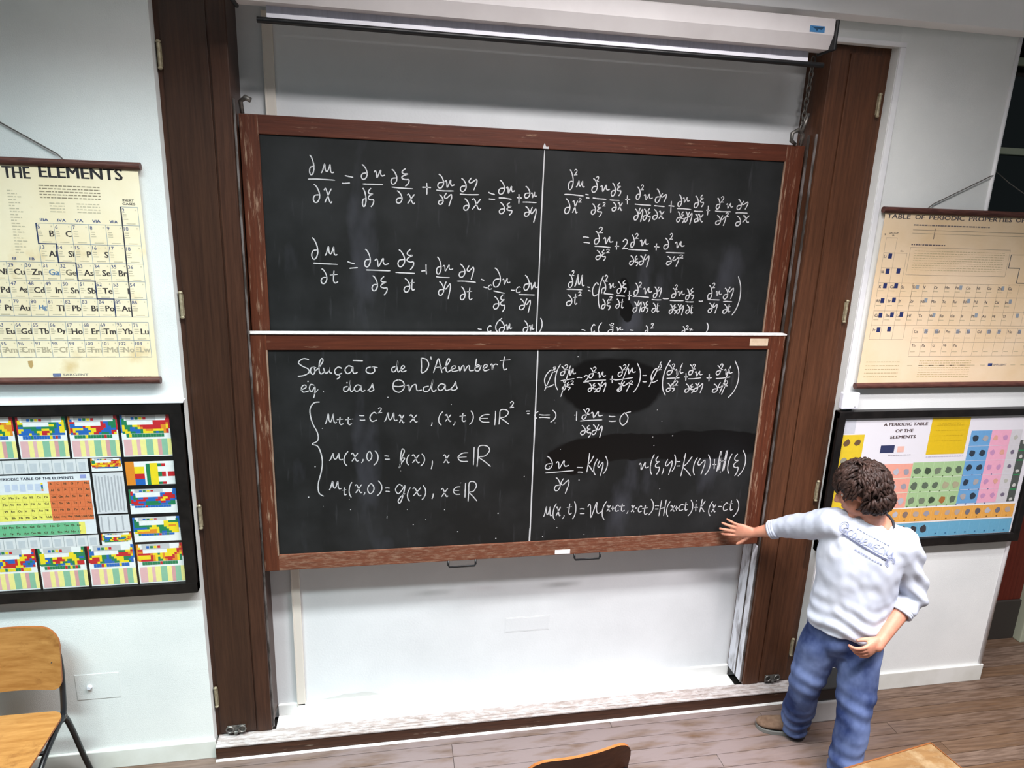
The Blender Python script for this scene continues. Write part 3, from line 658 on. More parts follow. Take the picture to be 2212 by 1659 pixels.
# hanging irons on the upper board
mb = MB().tube([(2.02, 0.150, 3.14), (2.02, 0.135, 3.20), (1.985, 0.125, 3.222), (1.955, 0.125, 3.205), (1.958, 0.13, 3.17), (1.985, 0.135, 3.155)], [.009, .010, .011, .010, .010, .008], 8)
mb.tube([(2.012, 0.14, 3.20), (2.030, 0.125, 3.30)], 0.008, 8)
mb.build('hanging_iron', M['steel'], up, smooth=True)
mb = MB().tube([(-0.618, 0.150, 3.14), (-0.622, 0.140, 3.20), (-0.60, 0.130, 3.215), (-0.578, 0.130, 3.205)], [.008, .010, .012, .011], 8)
mb.build('hanging_iron', M['steel'], up, smooth=True)
# hoisting chain of the upper board
ch = empty('hoisting_chain', (2.025, 0.16, 3.22), 'rusty hoisting chain hanging beside the right timber column above the raised board', 'chain')
z = 3.215
for k in range(11):
    pts = []
    for a in range(13):
        an = 2 * math.pi * a / 12
        u_, v_ = 0.0105 * math.cos(an), 0.021 * math.sin(an)
        pts.append((2.022 + (u_ if k % 2 == 0 else 0) + 0.0012 * k, 0.155 + (0 if k % 2 == 0 else u_), z + 0.018 + v_))
    MB().tube(pts, 0.0042, 6, cap=False).build('link', M['steel'], ch, smooth=True)
    z += 0.031

# ------------------------------------------------------------------ projection screen
sc = empty('projection_screen', (0.68, -0.14, 3.5), 'rolled-up projection screen in a long white casing above the chalkboards', 'screen')
MB().prism([(-0.200, 3.632), (-0.206, 3.626), (-0.206, 3.566), (-0.180, 3.514), (-0.112, 3.514), (-0.100, 3.53), (-0.100, 3.632)], 'x', -0.56, 1.888).build('casing', M['casing'], sc)
MB().box(1.889, 1.904, -0.216, -0.092, 3.505, 3.628, 0.006).build('end_cap', M['blackmetal'], sc)
MB().box(-0.576, -0.561, -0.216, -0.092, 3.505, 3.628, 0.006).build('end_cap', M['blackmetal'], sc)
for x in (-0.40, 1.70):
    MB().box(x, x + 0.05, -0.100, -0.0085, 3.575, 3.63, 0.003).build('wall_bracket', M['steel'], sc)
cv, cf = [], []
for i in range(97):
    x = -0.457 + (1.827 + 0.457) * i / 96
    yy = -0.130 + 0.0022 * math.sin(i * 1.9) + 0.001 * math.sin(i * 0.7)
    cv += [(x, -0.128, 3.52), (x, yy, 3.486)]
for i in range(96): cf.append((2 * i, 2 * i + 1, 2 * i + 3, 2 * i + 2))
MB().add(cv, cf).build('cloth', M['cloth'], sc, smooth=True)
MB().box(-0.457, 1.827, -0.134, -0.126, 3.470, 3.487, 0.002).build('hem', M['hem'], sc)
MB().tube([(-0.492, -0.130, 3.462), (1.905, -0.130, 3.462)], 0.0115, 12).build('bottom_bar', M['blackmetal'], sc, smooth=True, angle=40)
stk = MB().box(1.772, 1.842, -0.2068, -0.2061, 3.572, 3.597).build('sticker', M['blueprint'], sc)
MB().prism([(1.78, 3.592), (1.836, 3.594), (1.828, 3.582), (1.812, 3.585), (1.806, 3.576), (1.798, 3.585)], 'y', -0.2072, -0.2068).build('sticker_mark', plain('dark_blue_mark', (28, 66, 96), .5), stk)

# ------------------------------------------------------------------ printed lettering
_tc = {}
def text_geo(s, bold=False):
    key = s
    if key not in _tc:
        cu = bpy.data.curves.new('lettering', 'FONT')
        cu.body = s
        cu.resolution_u = 2
        o = bpy.data.objects.new('lettering', cu)
        C.objects.link(o)
        dg = bpy.context.evaluated_depsgraph_get()
        me = o.evaluated_get(dg).to_mesh()
        v = [(q.co.x, q.co.y) for q in me.vertices]
        f = [tuple(p.vertices) for p in me.polygons]
        o.evaluated_get(dg).to_mesh_clear()
        bpy.data.objects.remove(o, do_unlink=True)
        bpy.data.curves.remove(cu)
        xs, ys = [a for a, _ in v], [b_ for _, b_ in v]
        _tc[key] = (v, f, min(xs), max(xs), min(ys), max(ys))
    return _tc[key]
def put(mb, s, x0, z0, x1, z1, y, col, bold=False):
    v, f, a0, a1, b0, b1 = text_geo(s, bold)
    for dx in ((0.0, (z1 - z0) * 0.045, (z1 - z0) * 0.09) if bold else (0.0,)):
        mb.add([(x0 + dx + (p - a0) / (a1 - a0) * (x1 - x0), y - dx * 0.004, z0 + (q - b0) / (b1 - b0) * (z1 - z0)) for p, q in v], f, 0, col)
def puth(mb, s, x, z, h, y, col, bold=False, wmax=None, right=False):
    v, f, a0, a1, b0, b1 = text_geo(s, bold)
    k = h / max(b1 - b0, 0.4)
    wd = (a1 - a0) * k
    if wmax and wd > wmax: wd = wmax
    x0 = x - wd if right else x
    put(mb, s, x0, z, x0 + wd, z + h, y, col, bold)
def hline(mb, x0, x1, z, w_, y, col): mb.quad(x0, z - w_ / 2, x1, z + w_ / 2, y, col)
def vline(mb, x, z0, z1, w_, y, col): mb.quad(x - w_ / 2, z0, x + w_ / 2, z1, y, col)
def fine_print(mb, x0, x1, z, h, y, col, seed):
    r_ = random.Random(seed)
    x = x0
    while x < x1:
        w_ = r_.uniform(0.006, 0.02)
        mb.quad(x, z, min(x + w_, x1), z + h, y, col)
        x += w_ + 0.004

NAVY, INK, FADE, TAN = (70, 84, 130), (74, 68, 66), (208, 198, 170), (186, 176, 140)

def chart(label, x0, x1, z0, z1, xa, xb, cords, paper='chart'):
    c = empty('wall_chart', ((x0 + x1) / 2, -0.02, z0), label, 'chart')
    sh = MB()
    n = 24
    V, F = [], []
    for i in range(n + 1):
        x = x0 + (x1 - x0) * i / n
        for yy in (-0.0225, -0.0205):
            for zz in (z0, z1): V.append((x, yy, zz))
    for i in range(n):
        a, b_ = 4 * i, 4 * i + 4
        F += [(a, b_, b_ + 1, a + 1), (a + 2, a + 3, b_ + 3, b_ + 2), (a, a + 2, b_ + 2, b_), (a + 1, b_ + 1, b_ + 3, a + 3)]
    F += [(0, 1, 3, 2), (4 * n, 4 * n + 2, 4 * n + 3, 4 * n + 1)]
    s_ = sh.add(V, F).build('sheet', M[paper], c)
    MB().tube([(xa, -0.022, z1 + 0.004), (xb, -0.022, z1 + 0.004)], 0.0155, 12).build('rod', M['rod'], c, smooth=True, angle=40)
    MB().tube([(xa, -0.030, z0 - 0.004), (xb, -0.030, z0 - 0.004)], 0.0165, 12).build('rod', M['rod'], c, smooth=True, angle=40)
    for pts in cords:
        MB().tube(pts, 0.0028, 6).build('cord', M['cord'], c, smooth=True)
    return c, s_

# --- left chart
ZT = 2.905
lc, ls = chart('aged cream periodic table wall chart with blue cell numbers, hung by a cord', -2.23, -1.003, 2.022, ZT, -2.25, -0.992,
               [[(-1.271, -0.024, ZT + .016), (-1.30, -0.010, ZT + .04), (-1.62, -0.008, 3.128)], [(-1.97, -0.024, ZT + .016), (-1.94, -0.010, ZT + .04), (-1.62, -0.008, 3.128)]])
yb = -0.0231
t1 = MB()
put(t1, 'THE', -1.499, 2.845, -1.404, 2.889, yb, (52, 50, 52), True)
put(t1, 'ELEMENTS', -1.369, 2.852, -1.066, 2.896, yb, (52, 50, 52), True)
t1.build('printed_title', M['print'], ls)['kind'] = 'stuff'
g = MB()
P = 0.0643
def cx(k): return -1.018 - P * k
RZ = [2.748, 2.674, 2.593, 2.518, 2.444, 2.370, 2.295]
GL = (148, 164, 178)
ncol = [1, 6, 6, 18, 18, 18]
for r in range(6):
    for k in range(ncol[r] + 1):
        vline(g, cx(k), RZ[r + 1], RZ[r], 0.0016, yb, GL)
for r in range(7):
    n_ = max(ncol[min(r, 5)], ncol[max(r - 1, 0)])
    hline(g, cx(n_), cx(0), RZ[r], 0.0016, yb, GL)
LZ = [2.272, 2.193, 2.120]
for k in range(15): vline(g, -1.022 - 0.0645 * k, LZ[2], LZ[0], 0.0016, yb, GL)
for q in LZ: hline(g, -1.022 - 0.0645 * 14, -1.022, q, 0.0016, yb, GL)
TH = (58, 70, 104)
for k, (za, zb_) in zip((6, 5, 4, 3, 2), zip(RZ[1:6], RZ[2:7])):
    vline(g, cx(k), zb_, za, 0.005, yb - .0002, TH)
    if k > 2: hline(g, cx(k) - .0025, cx(k - 1) + .0025, zb_, 0.004, yb - .0002, TH)
    else: pass
vline(g, cx(1), RZ[6], RZ[0], 0.005, yb - .0002, (66, 66, 74))
g.build('printed_grid', M['print'], ls)['kind'] = 'stuff'
cells = {1: 'B5 C6 -7 -8 -9'.split(), 2: 'Al13 Si14 P15 S16 -17'.split(), 3: 'Fe26 Co27 Ni28 Cu29 Zn30 Ga31 Ge32 As33 Se34 Br35'.split(),
         4: 'Ru44 Rh45 Pd46 Ag47 Cd48 In49 Sn50 Sb51 Te52 I53'.split(), 5: 'Os76 Ir77 Pt78 Au79 Hg80 Tl81 Pb82 Bi83 Po84 At85'.split()}
lt = MB(); fp = MB()
def cell(sym, num, xl, zt, pw, ph, scol, seed):
    puth(lt, num, xl + 0.004, zt - 0.021, 0.015, yb, NAVY)
    if sym and sym != '-':
        puth(lt, sym, xl + pw - 0.004, zt - 0.052, 0.024, yb, scol, True, right=True)
    r_ = random.Random(seed)
    for q in range(3):
        fp.quad(xl + 0.006, zt - 0.032 - q * 0.009, xl + 0.006 + r_.uniform(.01, .02), zt - 0.029 - q * 0.009, yb, FADE)
    fp.quad(xl + 0.016, zt - ph + 0.006, xl + pw - 0.014, zt - ph + 0.009, yb, FADE)
    fp.quad(xl + pw - 0.012, zt - 0.014, xl + pw - 0.008, zt - 0.009, yb, FADE)
for r, row in cells.items():
    for i, it in enumerate(row):
        sym = ''.join(ch_ for ch_ in it if not ch_.isdigit()); num = ''.join(ch_ for ch_ in it if ch_.isdigit())
        k = len(row) - i
        col = (104, 138, 172) if sym in ('Ga', 'Hg') else (120, 112, 96) if sym == 'Ge' else INK
        cell(sym, num, cx(k + 1), RZ[r], P, RZ[r] - RZ[r + 1], col, r * 31 + i)
for r, num in enumerate('2 10 18 36 54 86'.split()):
    cell('', num, cx(1), RZ[r], P, RZ[r] - RZ[r + 1], INK, 400 + r)
for r, row in enumerate(('Lu71 Yb70 Tm69 Er68 Ho67 Dy66 Tb65 Gd64 Eu63 Sm62', 'Lw103 No102 Md101 Fm100 Es99 Cf98 Bk97 Cm96 Am95 Pu94')):
    for k, it in enumerate(row.split()):
        sym = ''.join(ch_ for ch_ in it if not ch_.isdigit()); num = ''.join(ch_ for ch_ in it if ch_.isdigit())
        cell(sym, num, -1.022 - 0.0645 * (k + 1), LZ[r], 0.0645, 0.079, INK if r == 0 else (188, 176, 150), 500 + r * 20 + k)
for s_, k in (('IIIA', 5), ('IVA', 4), ('VA', 3), ('VIA', 2), ('VIIA', 1)):
    put(lt, s_, cx(k + 1) + 0.016, RZ[1] + 0.008, cx(k + 1) + 0.046, RZ[1] + 0.019, yb, NAVY, True)
put(lt, 'INERT', cx(1) + 0.010, RZ[0] + 0.022, cx(1) + 0.052, RZ[0] + 0.031, yb, INK, True)
put(lt, 'GASES', cx(1) + 0.008, RZ[0] + 0.008, cx(1) + 0.056, RZ[0] + 0.017, yb, INK, True)
put(lt, 'IB', cx(8) + 0.024, RZ[3] + 0.008, cx(8) + 0.038, RZ[3] + 0.018, yb, NAVY, True)
put(lt, 'IIB', cx(7) + 0.022, RZ[3] + 0.008, cx(7) + 0.040, RZ[3] + 0.018, yb, NAVY, True)
lt.quad(-1.419, 2.036, -1.388, 2.050, yb, (60, 84, 150)); lt.quad(-1.417, 2.0425, -1.390, 2.044, yb - .0002, (200, 200, 200))
put(lt, 'SARGENT', -1.381, 2.039, -1.282, 2.049, yb, (150, 146, 140), True)
lt.build('printed_symbols', M['print'], ls)['kind'] = 'stuff'
for q in range(5): fine_print(fp, -1.376, -1.153, 2.819 - q * 0.0115, 0.004, yb, (160, 148, 124), q)
for q in range(4):
    fine_print(fp, -1.345, -1.29, 2.752 - q * 0.011, 0.004, yb, FADE, 20 + q); fine_print(fp, -1.245, -1.16, 2.752 - q * 0.011, 0.004, yb, FADE, 30 + q)
for q in range(22):
    fine_print(fp, -1.492, -1.492 + 0.02 + 0.035 * ((q * 7) % 5) / 5, 2.795 - q * 0.0115, 0.004, yb, FADE, 50 + q)
fine_print(fp, -1.36, -1.30, 2.030, 0.003, yb, FADE, 90); fine_print(fp, -1.22, -1.03, 2.034, 0.003, yb, FADE, 91)
fp.add([(-1.508, yb, 2.104), (-1.49, yb, 2.106), (-1.489, yb, 2.085), (-1.499, yb, 2.070), (-1.507, yb, 2.084)], [(0, 4, 3, 2, 1)], 0, (196, 164, 110))
fp.build('fine_print', M['print'], ls)['kind'] = 'stuff'

# --- right chart
rc, rs = chart('aged tan chart of periodic properties with navy squares, hung beside the dark window', 2.428, 3.64, 1.958, 2.853, 2.412, 3.66,
               [[(2.658, -0.024, 2.87), (2.70, -0.010, 2.895), (3.00, -0.012, 3.042), (3.024, -0.006, 3.046)], [(3.43, -0.024, 2.87), (3.36, 0.05, 2.93), (3.25, 0.12, 3.02), (3.20, 0.20, 3.10), (3.06, 0.28, 3.20)]], 'chart2')
g = MB()
IR = (88, 80, 84)
put(g, 'TABLE', 2.438, 2.817, 2.570, 2.838, yb, IR, True); put(g, 'OF', 2.597, 2.817, 2.650, 2.838, yb, IR, True)
put(g, 'PERIODIC', 2.678, 2.818, 2.882, 2.839, yb, IR, True); put(g, 'PROPERTIES', 2.910, 2.819, 3.166, 2.840, yb, IR, True); put(g, 'OF', 3.190, 2.820, 3.243, 2.841, yb, IR, True)
g.build('printed_title', M['print'], rs)['kind'] = 'stuff'
g = MB(); fp = MB()
GR = (168, 156, 140)
RR = [2.722, 2.648, 2.573, 2.498, 2.429, 2.353, 2.278, 2.202]
for r in range(8):
    wr_ = 2.517 if r < 1 else 2.59
    hline(g, 2.455, wr_ if r != 7 else 2.655, RR[r], 0.0014, yb, GR)
for x in (2.455, 2.517): vline(g, x, RR[7], RR[0], 0.0014, yb, GR)
vline(g, 2.588, RR[7], RR[1], 0.0014, yb, GR); vline(g, 2.655, RR[7], RR[3], 0.0014, yb, GR)
for r in range(3, 7): hline(g, 2.588, 3.62, RR[r], 0.0012, yb, GR)
for k in range(15):
    x = 2.655 + 0.0645 * k
    vline(g, x, RR[6], RR[3], 0.0012, yb, GR); vline(g, x + 0.05, 2.112, 2.264, 0.0012, yb, GR)
for z in (2.264, 2.188, 2.112): hline(g, 2.705, 3.62, z, 0.0012, yb, GR)
for a, b_, z0_, z1_ in ((3.208, 3.208, 2.585, 2.655), (3.277, 3.277, 2.508, 2.586)): vline(g, a, z0_, z1_, 0.004, yb - .0002, (90, 92, 96))
hline(g, 3.208, 3.277, 2.586, 0.004, yb - .0002, (90, 92, 96)); hline(g, 3.277, 3.36, 2.508, 0.004, yb - .0002, (90, 92, 96)); hline(g, 3.208, 3.6, 2.655, 0.0015, yb, GR)
hline(g, 2.602, 3.197, 2.678, 0.0014, yb, GR); vline(g, 3.197, 2.54, 2.678, 0.0014, yb, GR); vline(g, 2.603, 2.54, 2.678, 0.0014, yb, GR); hline(g, 2.603, 3.197, 2.54, 0.0014, yb, GR)
hline(g, 2.598, 3.6, 2.765, 0.0016, yb, (140, 128, 118)); hline(g, 2.598, 3.6, 2.748, 0.0012, yb, GR); vline(g, 2.725, 2.722, 2.775, 0.003, yb - .0002, (96, 90, 90))
g.build('printed_grid', M['print'], rs)['kind'] = 'stuff'
sq = MB()
for x, z in ((2.494, 2.632), (2.494, 2.556), (2.556, 2.558), (2.494, 2.482), (2.558, 2.483), (2.494, 2.406), (2.560, 2.410), (2.497, 2.330), (2.564, 2.333), (2.619, 2.335), (2.500, 2.254), (2.562, 2.258)):
    sq.quad(x - .0105, z - .0125, x + .0105, z + .0125, yb - .0002, (44, 54, 104))
for r in range(3):
    for k in range(15):
        if (k * 5 + r * 3) % 4 == 0: sq.quad(2.675 + .0645 * k, RR[3 + r] - .030, 2.693 + .0645 * k, RR[3 + r] - .008, yb - .0001, (150, 160, 170))
for k in range(14):
    if k % 3 != 2: sq.quad(2.775 + .0645 * k, 2.236, 2.795 + .0645 * k, 2.258, yb - .0001, (150, 160, 176))
sq.quad(3.211, 2.056, 3.238, 2.071, yb, (62, 78, 138))
sq.build('printed_squares', M['print'], rs)['kind'] = 'stuff'
for row, z, x0_ in ((['K', 'Ca', 'Sc', 'Ti', 'V', 'Cr', 'Mn', 'Fe', 'Co', 'Ni', 'Cu', 'Zn', 'Ga'], 2.470, 2.460), (['Rb', 'Sr', 'Y', 'Zr', 'Nb', 'Mo', 'Tc', 'Ru', 'Rh', 'Pd', 'Ag', 'Cd', 'In'], 2.397, 2.460), (['Cs', 'Ba', 'La', 'Hf', 'Ta', 'W', 'Re', 'Os', 'Ir', 'Pt', 'Au', 'Hg', 'Tl'], 2.322, 2.463)):
    for k, s_ in enumerate(row): puth(fp, s_, x0_ + .0645 * k, z, 0.015, yb - .0003, (120, 112, 106), True)
for row, z in ((['Ce', 'Pr', 'Nd', 'Pm', 'Sm', 'Eu', 'Gd', 'Tb', 'Dy', 'Ho', 'Er'], 2.238), (['Th', 'Pa', 'U', 'Np', 'Pu'], 2.164)):
    for k, s_ in enumerate(row): puth(fp, s_, 2.712 + .0645 * k, z, 0.015, yb - .0003, (130, 120, 112), True)
for s_, x0_, x1_, z_ in (('Na', 2.459, 2.474, 2.546), ('Li', 2.459, 2.472, 2.622), ('Fr', 2.468, 2.482, 2.246)): put(fp, s_, x0_, z_, x1_, z_ + .015, yb, (130, 120, 112), True)
put(fp, 'GROUP', 2.464, 2.742, 2.518, 2.750, yb, (128, 118, 108), True); put(fp, 'IA', 2.486, 2.730, 2.498, 2.738, yb, (128, 118, 108), True)
put(fp, 'IIA', 2.548, 2.655, 2.566, 2.662, yb, (150, 138, 122), True)
fine_print(fp, 2.598, 3.043, 2.786, 0.006, yb, (128, 118, 116), 3); fine_print(fp, 2.604, 2.804, 2.689, 0.006, yb, (120, 110, 112), 4)
for r in range(9): fine_print(fp, 2.63, 3.17, 2.660 - r * 0.012, 0.0025, yb, (204, 188, 150), 10 + r)
for r in range(6):
    for k in range(13): fp.quad(2.46 + .0645 * k + (0.0 if r < 3 else .25), 2.455 - .075 * (r % 3) - (.0 if r < 3 else .245), 2.49 + .0645 * k + (0 if r < 3 else .25), 2.458 - .075 * (r % 3) - (0 if r < 3 else .245), yb, (196, 182, 150))
for r in range(8): fine_print(fp, 2.78, 3.10, 2.085 - r * 0.0125, 0.003, yb, (200, 180, 132), 30 + r)
for r in range(5): fine_print(fp, 2.46, 2.66, 2.08 - r * 0.02, 0.003, yb, (186, 170, 130), 40 + r)
put(fp, 'SARGENT', 3.246, 2.058, 3.330, 2.068, yb, (150, 140, 140), True)
fp.tri = None
fp.add([(2.441, yb, 2.742), (2.449, yb, 2.742), (2.445, yb, 2.732)], [(0, 2, 1)], 0, (90, 84, 84))
fp.build('fine_print', M['print'], rs)['kind'] = 'stuff'

# ------------------------------------------------------------------ framed posters
def framed(label, x0, x1, z0, z1, fw, fwb):
    c = empty('poster_frame', ((x0 + x1) / 2, -0.02, z0), label, 'frame')
    MB().box(x0, x1, -0.028, -0.0005, z0 + .005, z1 - .005).build('backing', M['black'], c)
    MB().box(x0, x1, -0.046, -0.0008, z1 - fw, z1, 0.003).build('frame_bar', M['black'], c)
    MB().box(x0, x1, -0.046, -0.0008, z0, z0 + fwb, 0.003).build('frame_bar', M['black'], c)
    MB().box(x0, x0 + fw, -0.0455, -0.0008, z0 + .002, z1 - .002, 0.003).build('frame_bar', M['black'], c)
    MB().box(x1 - fw, x1, -0.0455, -0.0008, z0 + .002, z1 - .002, 0.003).build('frame_bar', M['black'], c)
    MB().box(x0 + fw * .8, x1 - fw * .8, -0.036, -0.033, z0 + fwb * .8, z1 - fw * .8).build('pane', M['glazing'], c)
    return c
fL = framed('black framed case holding many small coloured charts, under the aged cream chart', -2.36, -0.917, 0.978, 1.917, 0.050, 0.054)
MB().box(-2.37, -0.905, -0.050, -0.0008, 1.9175, 1.927, 0.002).build('ledge', M['trim'], fL)
fR = framed('black framed case holding the pastel photo periodic table, behind the man', 2.342, 3.662, 0.990, 1.815, 0.040, 0.052)

YW, RD, BL, GN, OR, GY, PK, WH = (238, 214, 40), (196, 40, 48), (40, 104, 186), (36, 128, 84), (226, 140, 44), (206, 206, 206), (226, 180, 182), (236, 238, 238)
PALS = [[BL, GN, YW, OR, RD], [GN, YW, OR, RD, YW], [BL, GN, YW, RD, OR], [RD, YW, GN, BL, YW], [BL, YW, RD, BL, GN]]
posterL = empty('chart_poster', (-1.5, -0.013, 1.03), 'black poster tiled with many small colour-coded periodic tables, inside the left case', 'poster')
MB().box(-2.30, -0.962, -0.0298, -0.0285, 1.028, 1.868).build('sheet', plain('black_poster_paper', (18, 17, 18), .5), posterL)
yp = -0.0303
def rel(x0, z0, x1, z1):
    """unit-square painter over a card; v runs downward"""
    def q(mb, a, b_, c, d, col, k=1): mb.quad(x0 + a * (x1 - x0), z1 - d * (z1 - z0), x0 + c * (x1 - x0), z1 - b_ * (z1 - z0), yp - .0003 * k, col)
    return q
def occupied(c, r): return r >= 3 or (r == 0 and c in (0, 17)) or (r in (1, 2) and (c < 2 or c > 11))
def mini_table(x0, z0, x1, z1, seed, stripes=True):
    mb = MB(); q = rel(x0, z0, x1, z1); r_ = random.Random(seed)
    q(mb, 0, 0, 1, 1, WH, 0)
    top = 0.56 if stripes else 0.78
    pal = PALS[seed % 5]
    ox, oz = r_.uniform(0, 50), r_.uniform(0, 50)
    bgc = r_.choice((BL, GN, RD, OR))
    q(mb, 0, 0, .05, top * .75, bgc, 1); q(mb, .93, 0, 1, top * .6, r_.choice((BL, RD, GN)), 1)
    q(mb, .12, .0, .72, .14, (196, 198, 200), 1)
    for k, cc in enumerate((BL, GN, YW, RD)): q(mb, .22 + .08 * k, .05, .28 + .08 * k, .11, cc, 2)
    for r in range(7):
        for c in range(18):
            if not occupied(c, r): continue
            n_ = noise.noise(Vector((ox + c * 0.16, oz + r * 0.30, seed * 1.7)))
            cc = pal[max(0, min(4, int((n_ + 0.55) * 4.6)))]
            a0, b0 = .03 + .94 * c / 18, .04 + (top - .20) * r / 7 + .04
            q(mb, a0, b0, a0 + .94 / 18, b0 + (top - .20) / 7, cc, 2)
    sc_ = r_.choice((BL, GN, YW, BL))
    for k in range(14):
        q(mb, .10 + .055 * k, top - .11, .10 + .055 * (k + 1) - .003, top - .03, sc_ if r_.random() < .8 else r_.choice((YW, GN, RD)), 2)
    if stripes:
        x = .03
        for wd, cc in ((.16, PK), (.10, (240, 232, 150)), (.07, PK), (.12, (240, 232, 150)), (.14, (140, 190, 160)), (.10, (240, 232, 150)), (.08, (214, 160, 160)), (.12, (140, 190, 160)), (.08, (240, 232, 150))):
            q(mb, x, top + .02, x + wd, .97, cc, 1); x += wd
    return mb
for i, (x0, z0, x1, z1, st) in enumerate(((-1.587, 1.670, -1.394, 1.860, 1), (-1.384, 1.667, -1.188, 1.860, 1), (-1.176, 1.667, -0.974, 1.861, 1), (-1.790, 1.671, -1.598, 1.861, 1), (-1.995, 1.671, -1.80, 1.861, 1), (-2.20, 1.671, -2.005, 1.861, 1),
                                          (-1.174, 1.389, -0.975, 1.510, 0), (-1.172, 1.248, -0.972, 1.371, 0), (-1.170, 1.034, -0.970, 1.236, 1), (-1.376, 1.034, -1.180, 1.240, 1), (-1.580, 1.035, -1.388, 1.240, 1), (-1.783, 1.036, -1.591, 1.241, 1), (-1.985, 1.036, -1.795, 1.241, 1),
                                          (-1.314, 1.601, -1.188, 1.663, 0), (-1.311, 1.240, -1.183, 1.299, 0))):
    mini_table(x0, z0, x1, z1, i + 3, bool(st)).build('printed_card', M['print'], posterL)
# bar card, grey text cards, side strips
mb = MB(); q = rel(-1.176, 1.530, -0.973, 1.643)
q(mb, 0, 0, 1, 1, WH, 0); q(mb, 0, 0, .18, 1, OR); q(mb, .18, .22, .38, .52, YW); q(mb, .18, .52, .38, .74, RD); q(mb, .18, .74, .38, 1, BL); q(mb, .42, .1, .50, 1, GN); q(mb, .50, .08, .66, 1, YW)
for k, (a, b_) in enumerate(((.1, .22), (.45, .65), (.88, .98))): q(mb, .66, a, .74, b_, GN, 2); q(mb, .74, a, .82, b_, RD, 2); q(mb, .86, a if k != 1 else .45, 1, b_, RD if k == 1 else WH, 2)
mb.build('printed_card', M['print'], posterL)
for (x0, z0, x1, z1, n_) in ((-1.314, 1.397, -1.187, 1.594, 9), (-1.311, 1.305, -1.184, 1.389, 4)):
    mb = MB(); q = rel(x0, z0, x1, z1); q(mb, 0, 0, 1, 1, (216, 218, 222), 0)
    for k in range(n_): q(mb, .06 + .92 * k / n_, .06 + .02 * (k % 3), .06 + .92 * k / n_ + .05, .96 - .04 * (k % 2), (178, 180, 186), 1)
    mb.build('printed_card', M['print'], posterL)
for (x0, z0, x1, z1) in ((-2.2, 1.601, -1.326, 1.663), (-2.2, 1.240, -1.321, 1.295)):
    mb = MB(); q = rel(x0, z0, x1, z1); q(mb, 0, 0, 1, 1, (220, 222, 224), 0)
    for k in range(18):
        q(mb, k / 18, 0, k / 18 + .003, 1, (170, 176, 180), 1); q(mb, k / 18 + .012, .25, (k + 1) / 18 - .012, .9, (196, 202, 208), 1)
    mb.build('printed_card', M['print'], posterL)
mb = MB()
mb.quad(-2.2, 1.301, -1.324, 1.594, yp, (226, 230, 234))
put(mb, 'PERIODIC TABLE OF THE ELEMENTS', -1.690, 1.571, -1.392, 1.583, yp - .0006, (58, 60, 76), True)
mb.quad(-1.365, 1.572, -1.340, 1.590, yp - .0004, (150, 160, 214))
yel, org_, gre = (238, 230, 110), (222, 120, 74), (112, 186, 140)
mb.quad(-2.15, 1.378, -1.498, 1.505, yp - .0003, yel); mb.quad(-1.498, 1.372, -1.330, 1.561, yp - .0003, org_); mb.quad(-2.15, 1.303, -1.395, 1.362, yp - .0003, gre); mb.quad(-1.395, 1.303, -1.370, 1.362, yp - .0003, yel)
for row, z, x0_, dx in (('B C N O F Ne', 1.545, -1.490, .028), ('Al Si P S Cl Ar', 1.515, -1.490, .028), ('Ga Ge As Se Br Kr', 1.484, -1.490, .028), ('In Sn Sb Te I Xe', 1.452, -1.490, .028), ('Tl Pb Bi Po At Rn', 1.420, -1.490, .028), ('Uut Uuq Uup Uuh Uus Uuo', 1.386, -1.491, .028),
                        ('Cr Mn Fe Co Ni Cu Zn', 1.484, -1.687, .0275), ('Mo Tc Ru Rh Pd Ag Cd', 1.452, -1.687, .0275), ('W Re Os Ir Pt Au Hg', 1.420, -1.687, .0275), ('Sg Bh Hs Mt Ds Rg Uub', 1.388, -1.687, .0275),
                        ('Nd Pm Sm Eu Gd Tb Dy Ho Er Tm Yb Lu', 1.343, -1.705, .0275), ('U Np Pu Am Cm Bk Cf Es Fm Md No Lr', 1.312, -1.705, .0275)):
    for k, s_ in enumerate(row.split()): puth(mb, s_, x0_ + dx * k, z, 0.010, yp - .0008, (82, 70, 50), True, wmax=.022)
for k in range(1, 7): vline(mb, -1.498 + .028 * k, 1.372, 1.561, .001, yp - .0005, (190, 96, 60))
for z in (1.404, 1.436, 1.468, 1.499, 1.530): hline(mb, -1.498, -1.330, z, .001, yp - .0005, (190, 96, 60)); 
for z in (1.404, 1.436, 1.468): hline(mb, -2.15, -1.498, z, .001, yp - .0005, (206, 198, 90))
for k in range(23): vline(mb, -1.4975 - .0275 * (k + 1), 1.378, 1.505, .001, yp - .0005, (206, 198, 90)); vline(mb, -1.395 - .0275 * k, 1.303, 1.362, .001, yp - .0005, (92, 160, 120))
for k in range(5): mb.quad(-1.67 + .03 * k, 1.518 + .006 * (k % 2), -1.648 + .03 * k, 1.552, yp - .0004, (196, 206, 226))
for k, cc in enumerate((OR, GN, BL, YW)): mb.quad(-1.526, 1.518 + .01 * k, -1.518, 1.526 + .01 * k, yp - .0004, cc)
mb.build('printed_card', M['print'], posterL)

